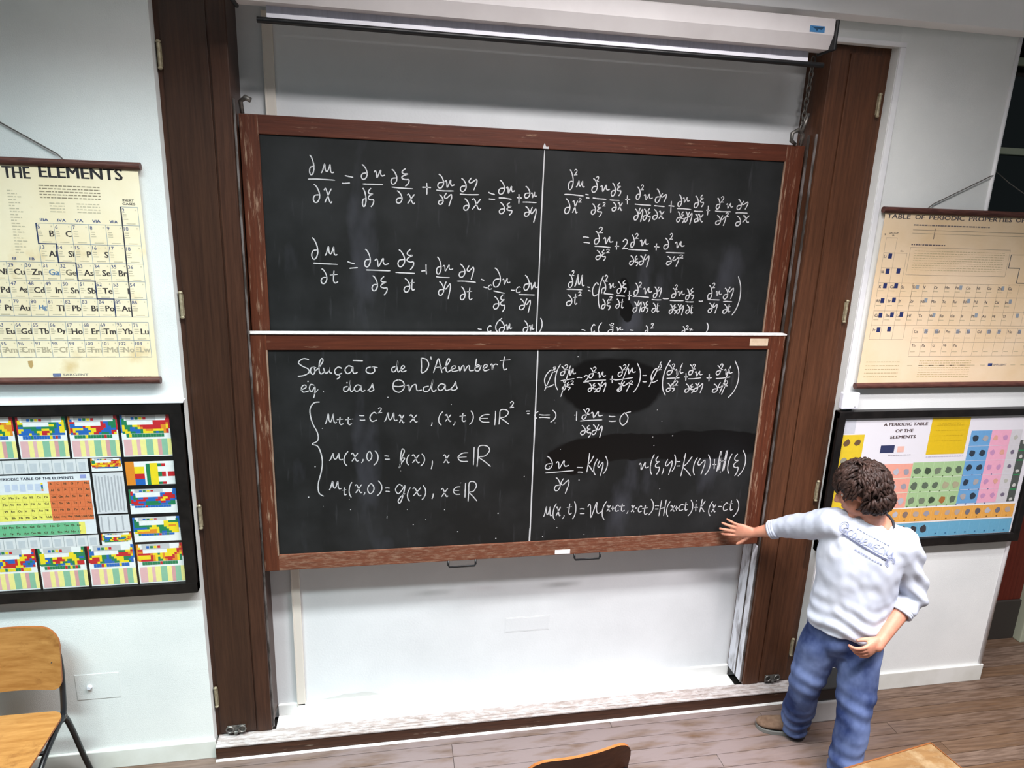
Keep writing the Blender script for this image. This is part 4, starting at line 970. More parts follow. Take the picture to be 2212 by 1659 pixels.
posterR = empty('chart_poster', (3.0, -0.013, 1.04), 'pastel periodic table poster with a photo in each cell, inside the right case', 'poster')
MB().box(2.385, 3.61, -0.0298, -0.0285, 1.043, 1.772).build('sheet', plain('white_poster_paper', (228, 226, 232), .5), posterR)
mb = MB()
def R4(x0, z0, x1, z1, c, k=0): mb.quad(x0, z0, x1, z1, yp - .0003 * k, c)
R4(2.387, 1.685, 2.458, 1.770, (204, 206, 214)); R4(2.386, 1.235, 2.523, 1.680, (226, 196, 48)); R4(2.926, 1.552, 3.170, 1.768, (226, 190, 28)); R4(2.60, 1.235, 2.858, 1.502, (238, 168, 150)); R4(2.858, 1.238, 3.192, 1.507, (170, 202, 150))
R4(3.192, 1.244, 3.327, 1.686, (112, 168, 216)); R4(3.327, 1.243, 3.456, 1.687, (240, 176, 200)); R4(3.456, 1.243, 3.530, 1.687, (214, 212, 216)); R4(3.530, 1.243, 3.582, 1.623, (84, 88, 84)); R4(2.525, 1.145, 3.596, 1.228, (234, 172, 84)); R4(2.525, 1.045, 3.6, 1.135, (110, 176, 208))
put(mb, 'A PERIODIC TABLE', 2.628, 1.726, 2.900, 1.743, yp - .0006, (74, 50, 50), True); put(mb, 'OF THE', 2.707, 1.688, 2.816, 1.706, yp - .0006, (74, 50, 50), True); put(mb, 'ELEMENTS', 2.683, 1.652, 2.838, 1.670, yp - .0006, (74, 50, 50), True)
R4(2.634, 1.570, 2.720, 1.614, (52, 58, 96), 1); R4(2.740, 1.572, 2.782, 1.606, (238, 190, 176), 1)
fine_print(mb, 2.69, 2.83, 1.553, .004, yp - .0003, (150, 140, 150), 7); fine_print(mb, 2.93, 3.17, 1.535, .006, yp - .0003, (196, 190, 214), 8)
for r in range(4): fine_print(mb, 2.96, 3.14, 1.72 - .03 * r, .003, yp - .0003, (200, 164, 20), r)
put(mb, 'CHEMISTRY', 2.975, 1.725, 3.115, 1.738, yp - .0006, (206, 172, 30), True)
mb.build('printed_blocks', M['print'], posterR)['kind'] = 'stuff'
# photo roundels and cell lines on the right poster
mb = MB(); r_ = random.Random(5)
def blob(x, z, rad, c):
    n_ = 9
    V = [(x + rad * r_.uniform(.7, 1.1) * math.cos(2 * math.pi * k / n_), yp - .0008, z + rad * r_.uniform(.7, 1.1) * math.sin(2 * math.pi * k / n_)) for k in range(n_)]
    mb.add(V, [tuple(range(n_))], 0, c)
tones = [(120, 118, 130), (160, 158, 170), (96, 92, 100), (186, 170, 160), (140, 120, 110), (190, 190, 200)]
for r in range(3):
    z = 1.455 - .090 * r
    for k in range(4): blob(2.632 + .064 * k, z, .021, r_.choice(tones))
    for k in range(5):
        blob(2.892 + .067 * k, z, .024, r_.choice(((70, 84, 66), (120, 130, 110), (96, 110, 92), (176, 170, 140))) if not (r == 2 and k == 3) else (170, 112, 60))
    for k in range(9): blob(2.872 + .064 * k, z - .035, .005, (92, 120, 70) if k < 5 else (120, 120, 160))
for r in range(5):
    z = 1.640 - .088 * r
    for k in range(2): blob(3.226 + .066 * k, z, .022, r_.choice(((50, 60, 74), (176, 170, 170), (120, 130, 150)))); blob(3.360 + .064 * k, z, .018, r_.choice(((200, 150, 190), (168, 150, 190), (226, 170, 150))))
    blob(3.493, z, .015, r_.choice(((190, 190, 180), (226, 170, 80), (120, 110, 130)))); blob(3.556, z - .03, .013, (206, 206, 200))
    hline(mb, 3.192, 3.530, z - .046, .002, yp - .0005, (226, 226, 236))
for r in range(4):
    for k in range(2): blob(2.421 + .066 * k, 1.635 - .105 * r, .022, r_.choice(((96, 90, 60), (150, 146, 130), (110, 84, 60))))
for k in range(15):
    blob(2.60 + .068 * k, 1.192, .020, r_.choice(tones)); blob(2.60 + .068 * k, 1.155, .005, (130, 90, 40))
for k in range(7): blob(2.60 + .068 * k, 1.095, .026, r_.choice(((96, 70, 60), (210, 190, 180), (60, 60, 66), (150, 120, 104))))
for k in range(8): mb.quad(3.09 + .066 * k, 1.058, 3.10 + .066 * k, 1.066, yp - .0008, (60, 110, 150))
for k in range(16): vline(mb, 2.565 + .068 * k, 1.045, 1.135, .0012, yp - .0005, (150, 200, 222)); vline(mb, 2.565 + .068 * k, 1.145, 1.228, .0012, yp - .0005, (244, 204, 140))
for k in range(5): vline(mb, 2.858 + .0668 * k, 1.238, 1.507, .0015, yp - .0005, (206, 226, 190))
for z in (1.327, 1.416): hline(mb, 2.60, 3.192, z, .003, yp - .0005, (226, 236, 214))
for z in (1.32, 1.41, 1.50, 1.56): hline(mb, 3.534, 3.578, z, .008, yp - .0005, (54, 140, 84))
hline(mb, 2.39, 3.60, 1.231, .006, yp - .0005, (246, 246, 246)); hline(mb, 2.525, 3.60, 1.140, .007, yp - .0005, (244, 240, 238))
mb.build('printed_photos', M['print'], posterR)['kind'] = 'stuff'

# ------------------------------------------------------------------ small wall fittings
jb = empty('junction_box', (2.40, -0.02, 1.83), 'small white plastic junction box on the white trim, above the right case', 'box')
MB().box(2.348, 2.446, -0.040, -0.0085, 1.828, 1.918, 0.006).build('body', M['whiteplastic'], jb)
MB().box(2.418, 2.430, -0.044, -0.038, 1.842, 1.880, 0.003).build('switch', M['trim'], jb)
ws = empty('wall_socket', (-1.40, -0.002, 0.40), 'white painted-over cover plate with a small socket knob, behind the plywood chair', 'socket')
MB().box(-1.52, -1.325, -0.0022, -0.0005, 0.405, 0.545, 0.0006).build('cover_plate', M['wall'], ws)
MB().tube([(-1.460, -0.002, 0.475), (-1.460, -0.014, 0.475)], [0.013, 0.009], 16).build('knob', M['whiteplastic'], ws, smooth=True, angle=40)

bx = empty('plastic_case', (2.48, -0.12, 0.0), 'low grey plastic case with a black top on the floor behind the man', 'case')
MB().box(2.33, 2.62, -0.215, -0.03, 0.001, 0.135, 0.008).build('body', M['greyplastic'], bx)
MB().box(2.345, 2.61, -0.205, -0.035, 0.135, 0.215, 0.010).build('lid', M['blackmetal'], bx)

# ------------------------------------------------------------------ plywood chairs
def rounded(w_, h, r_, n=5):
    pts = []
    for cx_, cz_, a0 in ((w_ / 2 - r_, h - r_, 0), (-w_ / 2 + r_, h - r_, 90), (-w_ / 2 + r_ * .6, r_ * .6, 180), (w_ / 2 - r_ * .6, r_ * .6, 270)):
        rr = r_ if a0 < 180 else r_ * .6
        for k in range(n + 1):
            a = math.radians(a0 + 90 * k / n)
            pts.append((cx_ + rr * math.cos(a), cz_ + rr * math.sin(a)))
    return pts
def shell(poly, fn, th, cols=12):
    """flat outline -> thin curved plywood: fn maps (u, v) to a 3D point and normal offset"""
    bm = bmesh.new()
    vs = [bm.verts.new((p[0], p[1], 0)) for p in poly]
    bm.faces.new(vs)
    xs = [p[0] for p in poly]; zs = [p[1] for p in poly]
    for k in range(1, cols):
        x = min(xs) + (max(xs) - min(xs)) * k / cols
        bmesh.ops.bisect_plane(bm, geom=bm.verts[:] + bm.edges[:] + bm.faces[:], plane_co=(x, 0, 0), plane_no=(1, 0, 0))
    for k in range(1, 6):
        z = min(zs) + (max(zs) - min(zs)) * k / 6
        bmesh.ops.bisect_plane(bm, geom=bm.verts[:] + bm.edges[:] + bm.faces[:], plane_co=(0, z, 0), plane_no=(0, 1, 0))
    bm.verts.index_update()
    P2 = [(v.co.x, v.co.y) for v in bm.verts]
    fs = [[v.index for v in f.verts] for f in bm.faces]
    be = [(e.verts[0].index, e.verts[1].index) for e in bm.edges if len(e.link_faces) == 1]
    bm.free()
    n = len(P2)
    V = [fn(u, v, 0) for u, v in P2] + [fn(u, v, th) for u, v in P2]
    return V, [tuple(f) for f in fs], [tuple(i + n for i in reversed(f)) for f in fs], [(a, b_, b_ + n, a + n) for a, b_ in be]
def chair(loc, rz, label, backmat, lift=0.0):
    t = empty('plywood_chair', loc, label, 'chair', None)
    T = Matrix.Translation(Vector(loc)) @ Matrix.Rotation(rz, 4, 'Z')
    def W(p): return T @ Vector(p)
    # seat: outline u = x, v = depth from the rear edge
    def seat_fn(u, v, o): return W((u, 0.205 - v, 0.472 - 0.016 * math.cos(u * 6.5) * math.sin(min(v, .4) * 7) - 0.9 * max(0, v - 0.33) ** 1.6 - o))
    V, a, b_, e = shell(rounded(0.40, 0.41, 0.09), seat_fn, 0.011)
    MB().add(V, a, 0).add(V, b_, 0).add(V, e, 1).build('seat', [M['ply'], M['plyedge']], t, smooth=True, angle=40)
    def back_fn(u, v, o):
        yy = 0.222 + v * 0.16 - 0.7 * u * u * (-1) * -1
        return W((u, yy + o, 0.585 + lift + v))
    V, a, b_, e = shell(rounded(0.41, 0.295, 0.085), back_fn, 0.011)
    bk = MB().add(V, a, 0).add(V, b_, 1).add(V, e, 2).build('backrest', [M['ply'], M[backmat], M['plyedge']], t, smooth=True, angle=40)
    for s in (-1, 1):
        c_ = W((s * 0.165, 0.226 + .13 * .16 - 0.7 * .165 ** 2 - .004, 0.715 + lift)); d_ = W((s * 0.165, 0.226 + .13 * .16 - 0.7 * .165 ** 2 + .004, 0.715 + lift))
        MB().tube([c_, d_], 0.006, 8).build('rivet', M['steel'], bk)
        x = s * 0.192
        MB().tube([W(p) for p in smooth_poly([(x * .97, 0.245, 0.74 + lift), (x, 0.236, 0.66 + lift), (x, 0.222, 0.56), (x, 0.205, 0.475), (x, 0.185, 0.445)], 3)], 0.0125, 10).build('upright', M['tube'], t, smooth=True)
        MB().tube([W(p) for p in smooth_poly([(x, 0.205, 0.452), (x, 0.14, 0.442), (x, 0.02, 0.405), (x * 1.0, -0.05, 0.37), (x * 1.0, -0.08, 0.33), (x * 1.02, -0.12, 0.16), (x * 1.05, -0.15, 0.004)], 4)], 0.0125, 10).build('leg', M['tube'], t, smooth=True)
        MB().tube([W(p) for p in smooth_poly([(x, 0.17, 0.440), (x, 0.205, 0.435), (x * 1.04, 0.235, 0.34), (x * 1.10, 0.275, 0.16), (x * 1.16, 0.312, 0.004)], 4)], 0.0125, 10).build('leg', M['tube'], t, smooth=True)
        MB().ell(W((x, 0.195, 0.448)), (.017, .017, .015)).build('joint', M['steel'], t, smooth=True)
    for y_, z_ in ((0.02, 0.405), (0.15, 0.437)):
        MB().tube([W((-0.192, y_, z_)), W((0.192, y_, z_))], 0.010, 8).build('stretcher', M['tube'], t, smooth=True)
    return t
chair((-1.705, -0.355, 0.0), 0.0, 'orange plywood chair with black tubular legs standing against the left wall', 'ply_shaded')
chair((0.605, -0.985, 0.0), math.pi + math.radians(7.5), 'plywood chair turned towards the chalkboards, showing its dark back', 'ply_shaded', 0.10)

# ------------------------------------------------------------------ front table
tb = empty('table', (1.55, -1.55, 0.0), 'honey coloured wooden table with a worn top, in front of the man', 'table')
TA = math.radians(9)
TT = Matrix.Translation((2.105, -1.195, 0)) @ Matrix.Rotation(TA, 4, 'Z')
def tbox(x0, x1, y0, y1, z0, z1, name, mat, bev=.004):
    mb = MB().box(x0, x1, y0, y1, z0, z1, bev)
    mb.v = [tuple(TT @ Vector(p)) for p in mb.v]
    return mb.build(name, M[mat], tb)
tbox(-1.2, 0, -0.6, 0, 0.768, 0.79, 'table_top', 'table')
for a in (((-1.204, .004), (-.002, .004)), ((-1.204, .004), (-.602, -.598)), ((-1.204, -1.2), (-.602, .004)), ((0, .004), (-.602, .004))):
    tbox(a[0][0], a[0][1], a[1][0], a[1][1], 0.766, 0.7915, 'edge_strip', 'tableedge', .001)
for x in (-1.14, -0.06):
    for y_ in (-0.54, -0.06): tbox(x - .02, x + .02, y_ - .02, y_ + .02, 0.001, 0.768, 'leg', 'tube')
tbox(-1.12, -0.08, -0.055, -0.035, 0.69, 0.768, 'apron', 'tableedge'); tbox(-1.12, -0.08, -0.565, -0.545, 0.69, 0.768, 'apron', 'tableedge')
V, F = [], []
for i in range(9):
    for j in range(7):
        u, v = i / 8, j / 6
        p = TT @ Vector((-0.36 + 0.24 * u, -0.33 + 0.19 * v, 0.7940 + 0.018 * abs(math.sin(u * 5 + v * 3)) * v + 0.004 * (1 + math.sin(v * 9))))
        V.append(p)
for i in range(8):
    for j in range(6): F.append((i * 7 + j, (i + 1) * 7 + j, (i + 1) * 7 + j + 1, i * 7 + j + 1))
pp = MB().add(V, F).build('paper_sheet', M['paper'], origin=TT @ Vector((-0.24, -0.23, 0.793)), smooth=True)
tag(pp, 'crumpled white sheet of paper lying on the honey coloured table', 'paper')

# ------------------------------------------------------------------ the man at the board
def loft(mb, rings, n=18, sub=4):
    """rings: (centre, side vector, half width, half depth)"""
    rows = [tuple(c) + tuple(Vector(s).normalized()) + (a, b_) for c, s, a, b_ in rings]
    rows = smooth_poly(rows, sub)
    cs = [Vector(r[:3]) for r in rows]
    V, F = [], []
    for i, r in enumerate(rows):
        t = (cs[min(i + 1, len(cs) - 1)] - cs[max(i - 1, 0)]).normalized()
        s_ = Vector(r[3:6]); s_ = (s_ - t * s_.dot(t)).normalized()
        q = t.cross(s_)
        for k in range(n):
            a = 2 * math.pi * k / n
            V.append(cs[i] + s_ * (r[6] * math.cos(a)) + q * (r[7] * math.sin(a)))
    for i in range(len(rows) - 1):
        for k in range(n):
            k2 = (k + 1) % n
            F.append((i * n + k, i * n + k2, (i + 1) * n + k2, (i + 1) * n + k))
    F += [tuple(range(n))[::-1], tuple(range((len(rows) - 1) * n, len(rows) * n))]
    mb.add(V, F)
def limb(mb, pts, rs, n=14, sub=4):
    t = (Vector(pts[-1]) - Vector(pts[0])).normalized()
    s_ = t.orthogonal()
    loft(mb, [(p, s_, r, r) for p, r in zip(pts, rs)], n, sub)
    mb.ell(pts[0], (rs[0],) * 3, n=10, m_=7); mb.ell(pts[-1], (rs[-1],) * 3, n=10, m_=7)
def fuse(mb, voxel, it=3, disp=None):
    me = bpy.data.meshes.new('fuse'); me.from_pydata(mb.v, [], mb.f); me.update()
    bm = bmesh.new(); bm.from_mesh(me); bmesh.ops.recalc_face_normals(bm, faces=bm.faces[:]); bm.to_mesh(me); bm.free()
    o = bpy.data.objects.new('fuse', me); C.objects.link(o)
    rm = o.modifiers.new('r', 'REMESH'); rm.mode = 'VOXEL'; rm.voxel_size = voxel
    if it:
        sm = o.modifiers.new('s', 'SMOOTH'); sm.factor = 0.5; sm.iterations = it
    dg = bpy.context.evaluated_depsgraph_get()
    ev = o.evaluated_get(dg).to_mesh()
    V = [v.co.copy() for v in ev.vertices]; N_ = [v.normal.copy() for v in ev.vertices]
    F = [tuple(p.vertices) for p in ev.polygons]
    o.evaluated_get(dg).to_mesh_clear()
    bpy.data.objects.remove(o, do_unlink=True); bpy.data.meshes.remove(me)
    if disp: V = [v + n_ * disp(v, n_) for v, n_ in zip(V, N_)]
    return MB().add(V, F)

def skin_mat():
    mt, nt, b = nmat('skin', 0.5, 0.35)
    L(nt, mixc(nt, noise_fac(nt, (1, 1, 1), 14, 4, 0.35, 0.7), (206, 148, 122), (190, 126, 104)), b.inputs['Base Color'])
    b.inputs['Subsurface Weight'].default_value = 0.08
    b.inputs['Subsurface Radius'].default_value = (0.01, 0.004, 0.002)
    return mt
def denim_mat():
    mt, nt, b = nmat('blue_denim', 0.85, 0.15)
    c = mixc(nt, noise_fac(nt, (1, 1, 0.7), 5.0, 4, 0.36, 0.70), (42, 56, 98), (122, 140, 184))
    L(nt, c, b.inputs['Base Color'])
    bump(nt, b, noise_fac(nt, (1, 1, 1), 300, 2, 0.2, 0.8), 0.0005, 0.4)
    return mt
M['skin'] = skin_mat(); M['denim'] = denim_mat()
M['shirt'] = mottled('white_jersey', (190, 197, 212), (204, 210, 222), 6, rough=0.9, bsc=400, bd=0.0004)
M['hair'] = mottled('dark_brown_hair', (34, 24, 21), (64, 46, 40), 30, rough=0.55)
M['suede'] = mottled('brown_suede', (104, 82, 66), (128, 104, 86), 30, rough=0.9)
M['sole'] = plain('grey_rubber_sole', (120, 120, 116), 0.7)
M['lace'] = plain('pale_shoe_lace', (206, 196, 198), 0.8)
M['shirtprint'] = plain('blue_grey_shirt_print', (150, 158, 190), 0.9)
M['shirtprint2'] = plain('slate_shirt_print', (96, 102, 128), 0.9)
M['collar'] = plain('dark_grey_collar', (58, 62, 70), 0.9)
M['eye'] = plain('eye_white', (220, 216, 210), 0.3); M['iris'] = plain('dark_iris', (40, 28, 22), 0.2)

man = empty('person', (2.24, -0.44, 0.0), 'man in white jersey and blue jeans reaching out to the lower chalkboard', 'person')
body = MB()
SV = Vector((0.87, -0.47, -0.17)).normalized()
Hc = Vector((2.192, -0.462, 1.552))
hf = Vector((-0.68, 0.58, -0.45)).normalized()
hu = (Vector((0.10, -0.02, 1)) - hf * Vector((0.10, -0.02, 1)).dot(hf)).normalized()
hs_ = hf.cross(hu)
HA = (hf, hs_, hu)
def hp(a, b_, c): return Hc + hf * a + hs_ * b_ + hu * c
body.ell(hp(-0.012, 0, 0.022), (0.096, 0.076, 0.092), HA, 20, 14)
body.ell(hp(0.034, 0, -0.030), (0.062, 0.062, 0.086), HA, 18, 12)
body.ell(hp(0.018, 0, -0.075), (0.062, 0.056, 0.042), HA, 16, 10)
body.ell(hp(0.066, 0, -0.104), (0.026, 0.027, 0.021), HA, 12, 8)
body.ell(hp(0.080, 0, 0.030), (0.014, 0.050, 0.012), HA, 12, 8)
limb(body, [hp(0.088, 0, 0.018), hp(0.104, 0, -0.006), hp(0.113, 0, -0.022)], [0.008, 0.010, 0.012], 10, 3)
body.ell(hp(0.100, 0.009, -0.026), (0.012, 0.010, 0.008), HA, 10, 6); body.ell(hp(0.100, -0.009, -0.026), (0.012, 0.010, 0.008), HA, 10, 6)
body.ell(hp(0.091, 0, -0.052), (0.010, 0.021, 0.006), HA, 12, 6); body.ell(hp(0.089, 0, -0.063), (0.010, 0.018, 0.007), HA, 12, 6)
for s in (-1, 1):
    body.ell(hp(0.062, s * 0.036, -0.022), (0.024, 0.022, 0.020), HA, 12, 8)
    body.ell(hp(-0.004, s * 0.070, -0.012), (0.016, 0.010, 0.028), HA, 12, 8)
limb(body, [(2.290, -0.480, 1.34), (2.272, -0.478, 1.40), hp(-0.030, 0, -0.085), hp(-0.02, 0, -0.03)], [0.070, 0.060, 0.056, 0.058], 16)
loft(body, [((2.262, -0.476, 1.375), SV, 0.13, 0.06), ((2.252, -0.475, 1.30), SV, 0.17, 0.09), ((2.255, -0.472, 1.1), SV, 0.155, 0.09), ((2.255, -0.465, 0.9), SV, 0.15, 0.09), ((2.255, -0.455, 0.78), SV, 0.15, 0.09)])
RSH, REL, RWR = Vector((2.115, -0.405, 1.372)), Vector((2.050, -0.165, 1.225)), Vector((1.944, -0.042, 1.136))
LSH, LEL, LWR = Vector((2.398, -0.55, 1.318)), Vector((2.512, -0.552, 1.035)), Vector((2.305, -0.640, 0.850))
limb(body, [RSH, (RSH + REL) / 2, REL], [0.055, 0.046, 0.040])
limb(body, [REL, REL.lerp(RWR, 0.35) + Vector((0, 0, -0.004)), REL.lerp(RWR, 0.75), RWR, RWR.lerp(REL, -0.15)], [0.040, 0.041, 0.031, 0.026, 0.025])
limb(body, [LSH, (LSH + LEL) / 2, LEL], [0.055, 0.048, 0.042])
limb(body, [LEL, LEL.lerp(LWR, 0.35), LEL.lerp(LWR, 0.75), LWR, LWR.lerp(LEL, -0.12)], [0.042, 0.043, 0.033, 0.028, 0.027])
RL = [(2.19, -0.412, 0.80), (2.165, -0.392, 0.60), (2.150, -0.368, 0.42), (2.172, -0.325, 0.25), (2.200, -0.285, 0.08)]
LL = [(2.322, -0.490, 0.79), (2.312, -0.530, 0.60), (2.285, -0.575, 0.40), (2.272, -0.602, 0.22), (2.258, -0.615, 0.08)]
for lg in (RL, LL): limb(body, lg, [0.085, 0.072, 0.055, 0.048, 0.038])

def hand(mb, o, X, Y, Z, curl, spread, thumb, k=1.0):
    """X fingers, Y thumb side, Z back of hand"""
    def w_(x, y, z): return Vector(o) + X * (x * k) + Y * (y * k) + Z * (z * k)
    loft(mb, [(w_(-0.012, 0, 0), Y, 0.025 * k, 0.019 * k), (w_(0.02, 0.002, 0), Y, 0.033 * k, 0.018 * k), (w_(0.055, 0.001, 0.002), Y, 0.041 * k, 0.016 * k), (w_(0.086, 0, 0.001), Y, 0.041 * k, 0.012 * k)], 16, 3)
    for i, (yb_, ln, r_) in enumerate(((0.031, 0.074, 0.0092), (0.0105, 0.083, 0.0095), (-0.0105, 0.077, 0.0090), (-0.030, 0.060, 0.0080))):
        p = w_(0.074, yb_, 0.002)
        sa = math.radians(spread[i])
        D = (X * math.cos(sa) + Y * math.sin(sa)).normalized()
        pts, rs = [p.copy()], [r_ * 1.1 * k]
        ang = 0.0
        for j, fr in enumerate((0.30, 0.40, 0.28, 0.22)):
            ang += math.radians((0, curl[i] * .8, curl[i], curl[i] * .7)[j]) if j else math.radians(curl[i] * .3)
            d = D * math.cos(ang) - Z * math.sin(ang)
            p = p + d * (ln * fr * k)
            pts.append(p.copy()); rs.append(r_ * (1.0, 0.97, 0.88, 0.74)[j] * k)
        limb(mb, pts, rs, 10, 3)
    a, b_, c = thumb
    D = (X * a + Y * b_ + Z * c).normalized()
    D2 = (D + X * 0.35).normalized()
    p0 = w_(0.012, 0.020, -0.004); p1 = p0 + D * (0.038 * k); p2 = p1 + (D * .8 + D2 * .2).normalized() * (0.032 * k); p3 = p2 + D2 * (0.024 * k)
    limb(mb, [p0, p1, p2, p3], [0.0165 * k, 0.0125 * k, 0.0105 * k, 0.0080 * k], 10, 3)
def ortho(x, y):
    x = Vector(x).normalized(); y = Vector(y); y = (y - x * y.dot(x)).normalized()
    return x, y
X_, Y_ = ortho((-0.157, 0.085, -0.004), (0.05, 0.0, -1))
hand(body, RWR + X_ * 0.012, X_, Y_, X_.cross(Y_), (8, 6, 8, 10), (9, 2, -6, -15), (0.62, 0.80, -0.05), 1.0)
X_, Y_ = ortho((-0.15, -0.03, -0.075), (-0.40, -0.10, 0.92))
hand(body, LWR + X_ * 0.01, X_, Y_, Y_.cross(X_), (30, 40, 44, 46), (4, 1, -3, -7), (0.9, 0.45, -0.35), 1.0)
nu0 = Vector((-0.36, -0.42, 0.83)).normalized(); na0 = (SV - nu0 * SV.dot(nu0)).normalized()
body.ell(Vector((2.276, -0.484, 1.392)) - nu0 * 0.006, (0.087, 0.079, 0.024), (na0, nu0.cross(na0), nu0), 18, 10)
bd = fuse(body, 0.0048, 2).build('body', M['skin'], man, smooth=True)
for s in (-1, 1):
    e = MB().ell(hp(0.068, s * 0.031, 0.006), (0.010, 0.012, 0.010), HA, 12, 8).build('eye', M['eye'], bd, smooth=True)
    MB().ell(hp(0.0750, s * 0.031, 0.006), (0.004, 0.005, 0.005), HA, 8, 6).build('iris', M['iris'], bd, smooth=True)
    limb_ = MB(); limb_.tube([hp(0.086, s * 0.014, 0.026), hp(0.089, s * 0.032, 0.031), hp(0.078, s * 0.048, 0.026)], [.003, .004, .002], 6)
    limb_.build('eyebrow', M['hair'], bd, smooth=True)

# --- jersey
sh = MB()
SV2 = Vector((0.86, -0.46, -0.34)).normalized()
loft(sh, [((2.288, -0.472, 1.392), SV, 0.084, 0.066), ((2.264, -0.474, 1.356), SV, 0.160, 0.094), ((2.252, -0.475, 1.32), SV, 0.188, 0.110), ((2.250, -0.475, 1.22), SV, 0.194, 0.124), ((2.252, -0.472, 1.08), SV, 0.186, 0.126), ((2.250, -0.468, 0.95), SV2, 0.184, 0.130), ((2.250, -0.466, 0.86), SV2, 0.186, 0.134), ((2.250, -0.464, 0.805), SV2, 0.176, 0.126)], 28, 5)
RCU = Vector((2.022, -0.130, 1.200)); LCU = LEL.lerp(LWR, 0.24)
limb(sh, [Vector((2.15, -0.425, 1.355)), RSH + Vector((0, 0, -.01)), RSH.lerp(REL, .5) + Vector((0, 0, -.008)), REL, RCU], [0.088, 0.080, 0.068, 0.062, 0.050], 18)
limb(sh, [Vector((2.365, -0.53, 1.31)), LSH + Vector((.0, 0, -.01)), LSH.lerp(LEL, .5), LEL, LCU], [0.090, 0.084, 0.073, 0.066, 0.055], 18)
def folds(v, n_):
    f = noise.noise(Vector((v.x * 9, v.y * 9, v.z * 5))) * 0.010
    f += noise.noise(Vector((v.x * 22 + v.z * 14, v.y * 22, v.z * 10 - v.x * 12))) * 0.0055
    low = max(0.0, (1.05 - v.z) / 0.25)
    f += 0.006 * low * math.sin(v.z * 85 + 3 * math.sin(v.x * 20)) * (1 if v.x < 2.42 else 0.4)
    arm = max(0.0, min(1.0, (v.x - 2.40) / 0.06))
    f += arm * 0.008 * math.sin((v.z * 62 + v.x * 50))
    return f
shm = fuse(sh, 0.0080, 4, folds)
shirt = shm.build('jersey', M['shirt'], man, smooth=True)
# ribbed collar and cuffs
nc = Vector((2.276, -0.484, 1.392)); nu = Vector((-0.36, -0.42, 0.83)).normalized(); na = (SV - nu * SV.dot(nu)).normalized(); nb = nu.cross(na)
MB().tube([nc + na * (0.090 * math.cos(a)) + nb * (0.082 * math.sin(a)) for a in [2 * math.pi * k / 28 for k in range(29)]], 0.0065, 8, cap=False).build('collar', M['collar'], shirt, smooth=True)
def cuff(p, d, r_, name='cuff'):
    d = Vector(d).normalized(); u_ = d.orthogonal().normalized(); v_ = d.cross(u_)
    mb = MB()
    for off in (-0.012, 0.0, 0.012):
        mb.tube([Vector(p) + d * off + u_ * (r_ * math.cos(a)) + v_ * (r_ * math.sin(a)) for a in [2 * math.pi * k / 22 for k in range(23)]], 0.0085, 6, cap=False)
    mb.build(name, M['shirt'], shirt, smooth=True)
cuff(RCU + (RCU - REL).normalized() * 0.030, RCU - REL, 0.043)
cuff(LCU + (LCU - LEL).normalized() * 0.038, LCU - LEL, 0.050)
# print across the chest, laid onto the cloth
bvh = BVHTree.FromPolygons([Vector(v) for v in shm.v], shm.f)
fn = Vector((-0.52, -0.84, 0.12)).normalized()
ex = (SV - fn * SV.dot(fn)).normalized(); ez = ex.cross(fn) * -1
if ez.z < 0: ez = -ez
co = Vector((2.225, -0.60, 1.255)) - ex * 0.062 + ez * 0.046
ca_, sa_ = math.cos(math.radians(-9)), math.sin(math.radians(-9))
def on_cloth(a, b_, lift=0.0035):
    a, b_ = a * ca_ - b_ * sa_, a * sa_ + b_ * ca_
    p = co + ex * a + ez * b_ + fn * 0.3
    h = bvh.ray_cast(p, -fn)
    return (h[0] + h[1] * lift) if h[0] is not None else co + ex * a + ez * b_
def cloth_ribbon(mb, pts, wd):
    pts = smooth_poly(pts, 4)
    V, F = [], []
    for i, p in enumerate(pts):
        a, b_ = pts[max(i - 1, 0)], pts[min(i + 1, len(pts) - 1)]
        tx, tz = b_[0] - a[0], b_[1] - a[1]; l = math.hypot(tx, tz) or 1
        V += [on_cloth(p[0] - tz / l * wd / 2, p[1] + tx / l * wd / 2), on_cloth(p[0] + tz / l * wd / 2, p[1] - tx / l * wd / 2)]
    for i in range(len(pts) - 1): F.append((2 * i, 2 * i + 1, 2 * i + 3, 2 * i + 2))
    mb.add(V, F)
mb = MB()
x = -0.115
for gch in 'CcaDemicvs':
    for st in G[gch]:
        wd_ = 0.024
        cloth_ribbon(mb, [(x + a * wd_, 0.018 + (1 - b_) * 0.030 - (x + .115) * .05) for a, b_ in st], 0.0035)
    x += 0.0245
for (zz, x0_, x1_, seed) in ((0.062, -0.06, 0.09, 1), (-0.030, -0.03, 0.10, 2)):
    r_ = random.Random(seed); xx = x0_
    while xx < x1_:
        w_ = r_.uniform(.006, .012)
        cloth_ribbon(mb, [(xx, zz - xx * .05), (xx + w_, zz - xx * .05)], 0.005); xx += w_ + 0.004
for (cxx, czz) in ((-0.115, 0.045), (0.130, -0.012)):
    for rr in (0.016, 0.024):
        cloth_ribbon(mb, [(cxx + rr * math.cos(a) * .8, czz + rr * math.sin(a)) for a in [k * .7 for k in range(8)]], 0.003)
mb.build('chest_print', M['shirtprint'], shirt)['kind'] = 'stuff'
mb = MB(); cloth_ribbon(mb, [(-0.11, 0.010), (0.0, 0.001), (0.115, -0.008)], 0.008); mb.build('chest_bar', M['shirtprint2'], shirt)
for k, (dz, dx) in enumerate(((0.0, 0), (-0.028, -.006))):
    mb = MB()
    p0 = LEL.lerp(LCU, .45) + Vector((0.052 + dx, 0.0, 0.0 + dz))
    mb.ell(p0, (0.010, 0.016, 0.009), None, 10, 6); mb.build('sleeve_mark', M['shirtprint2'], shirt, smooth=True)

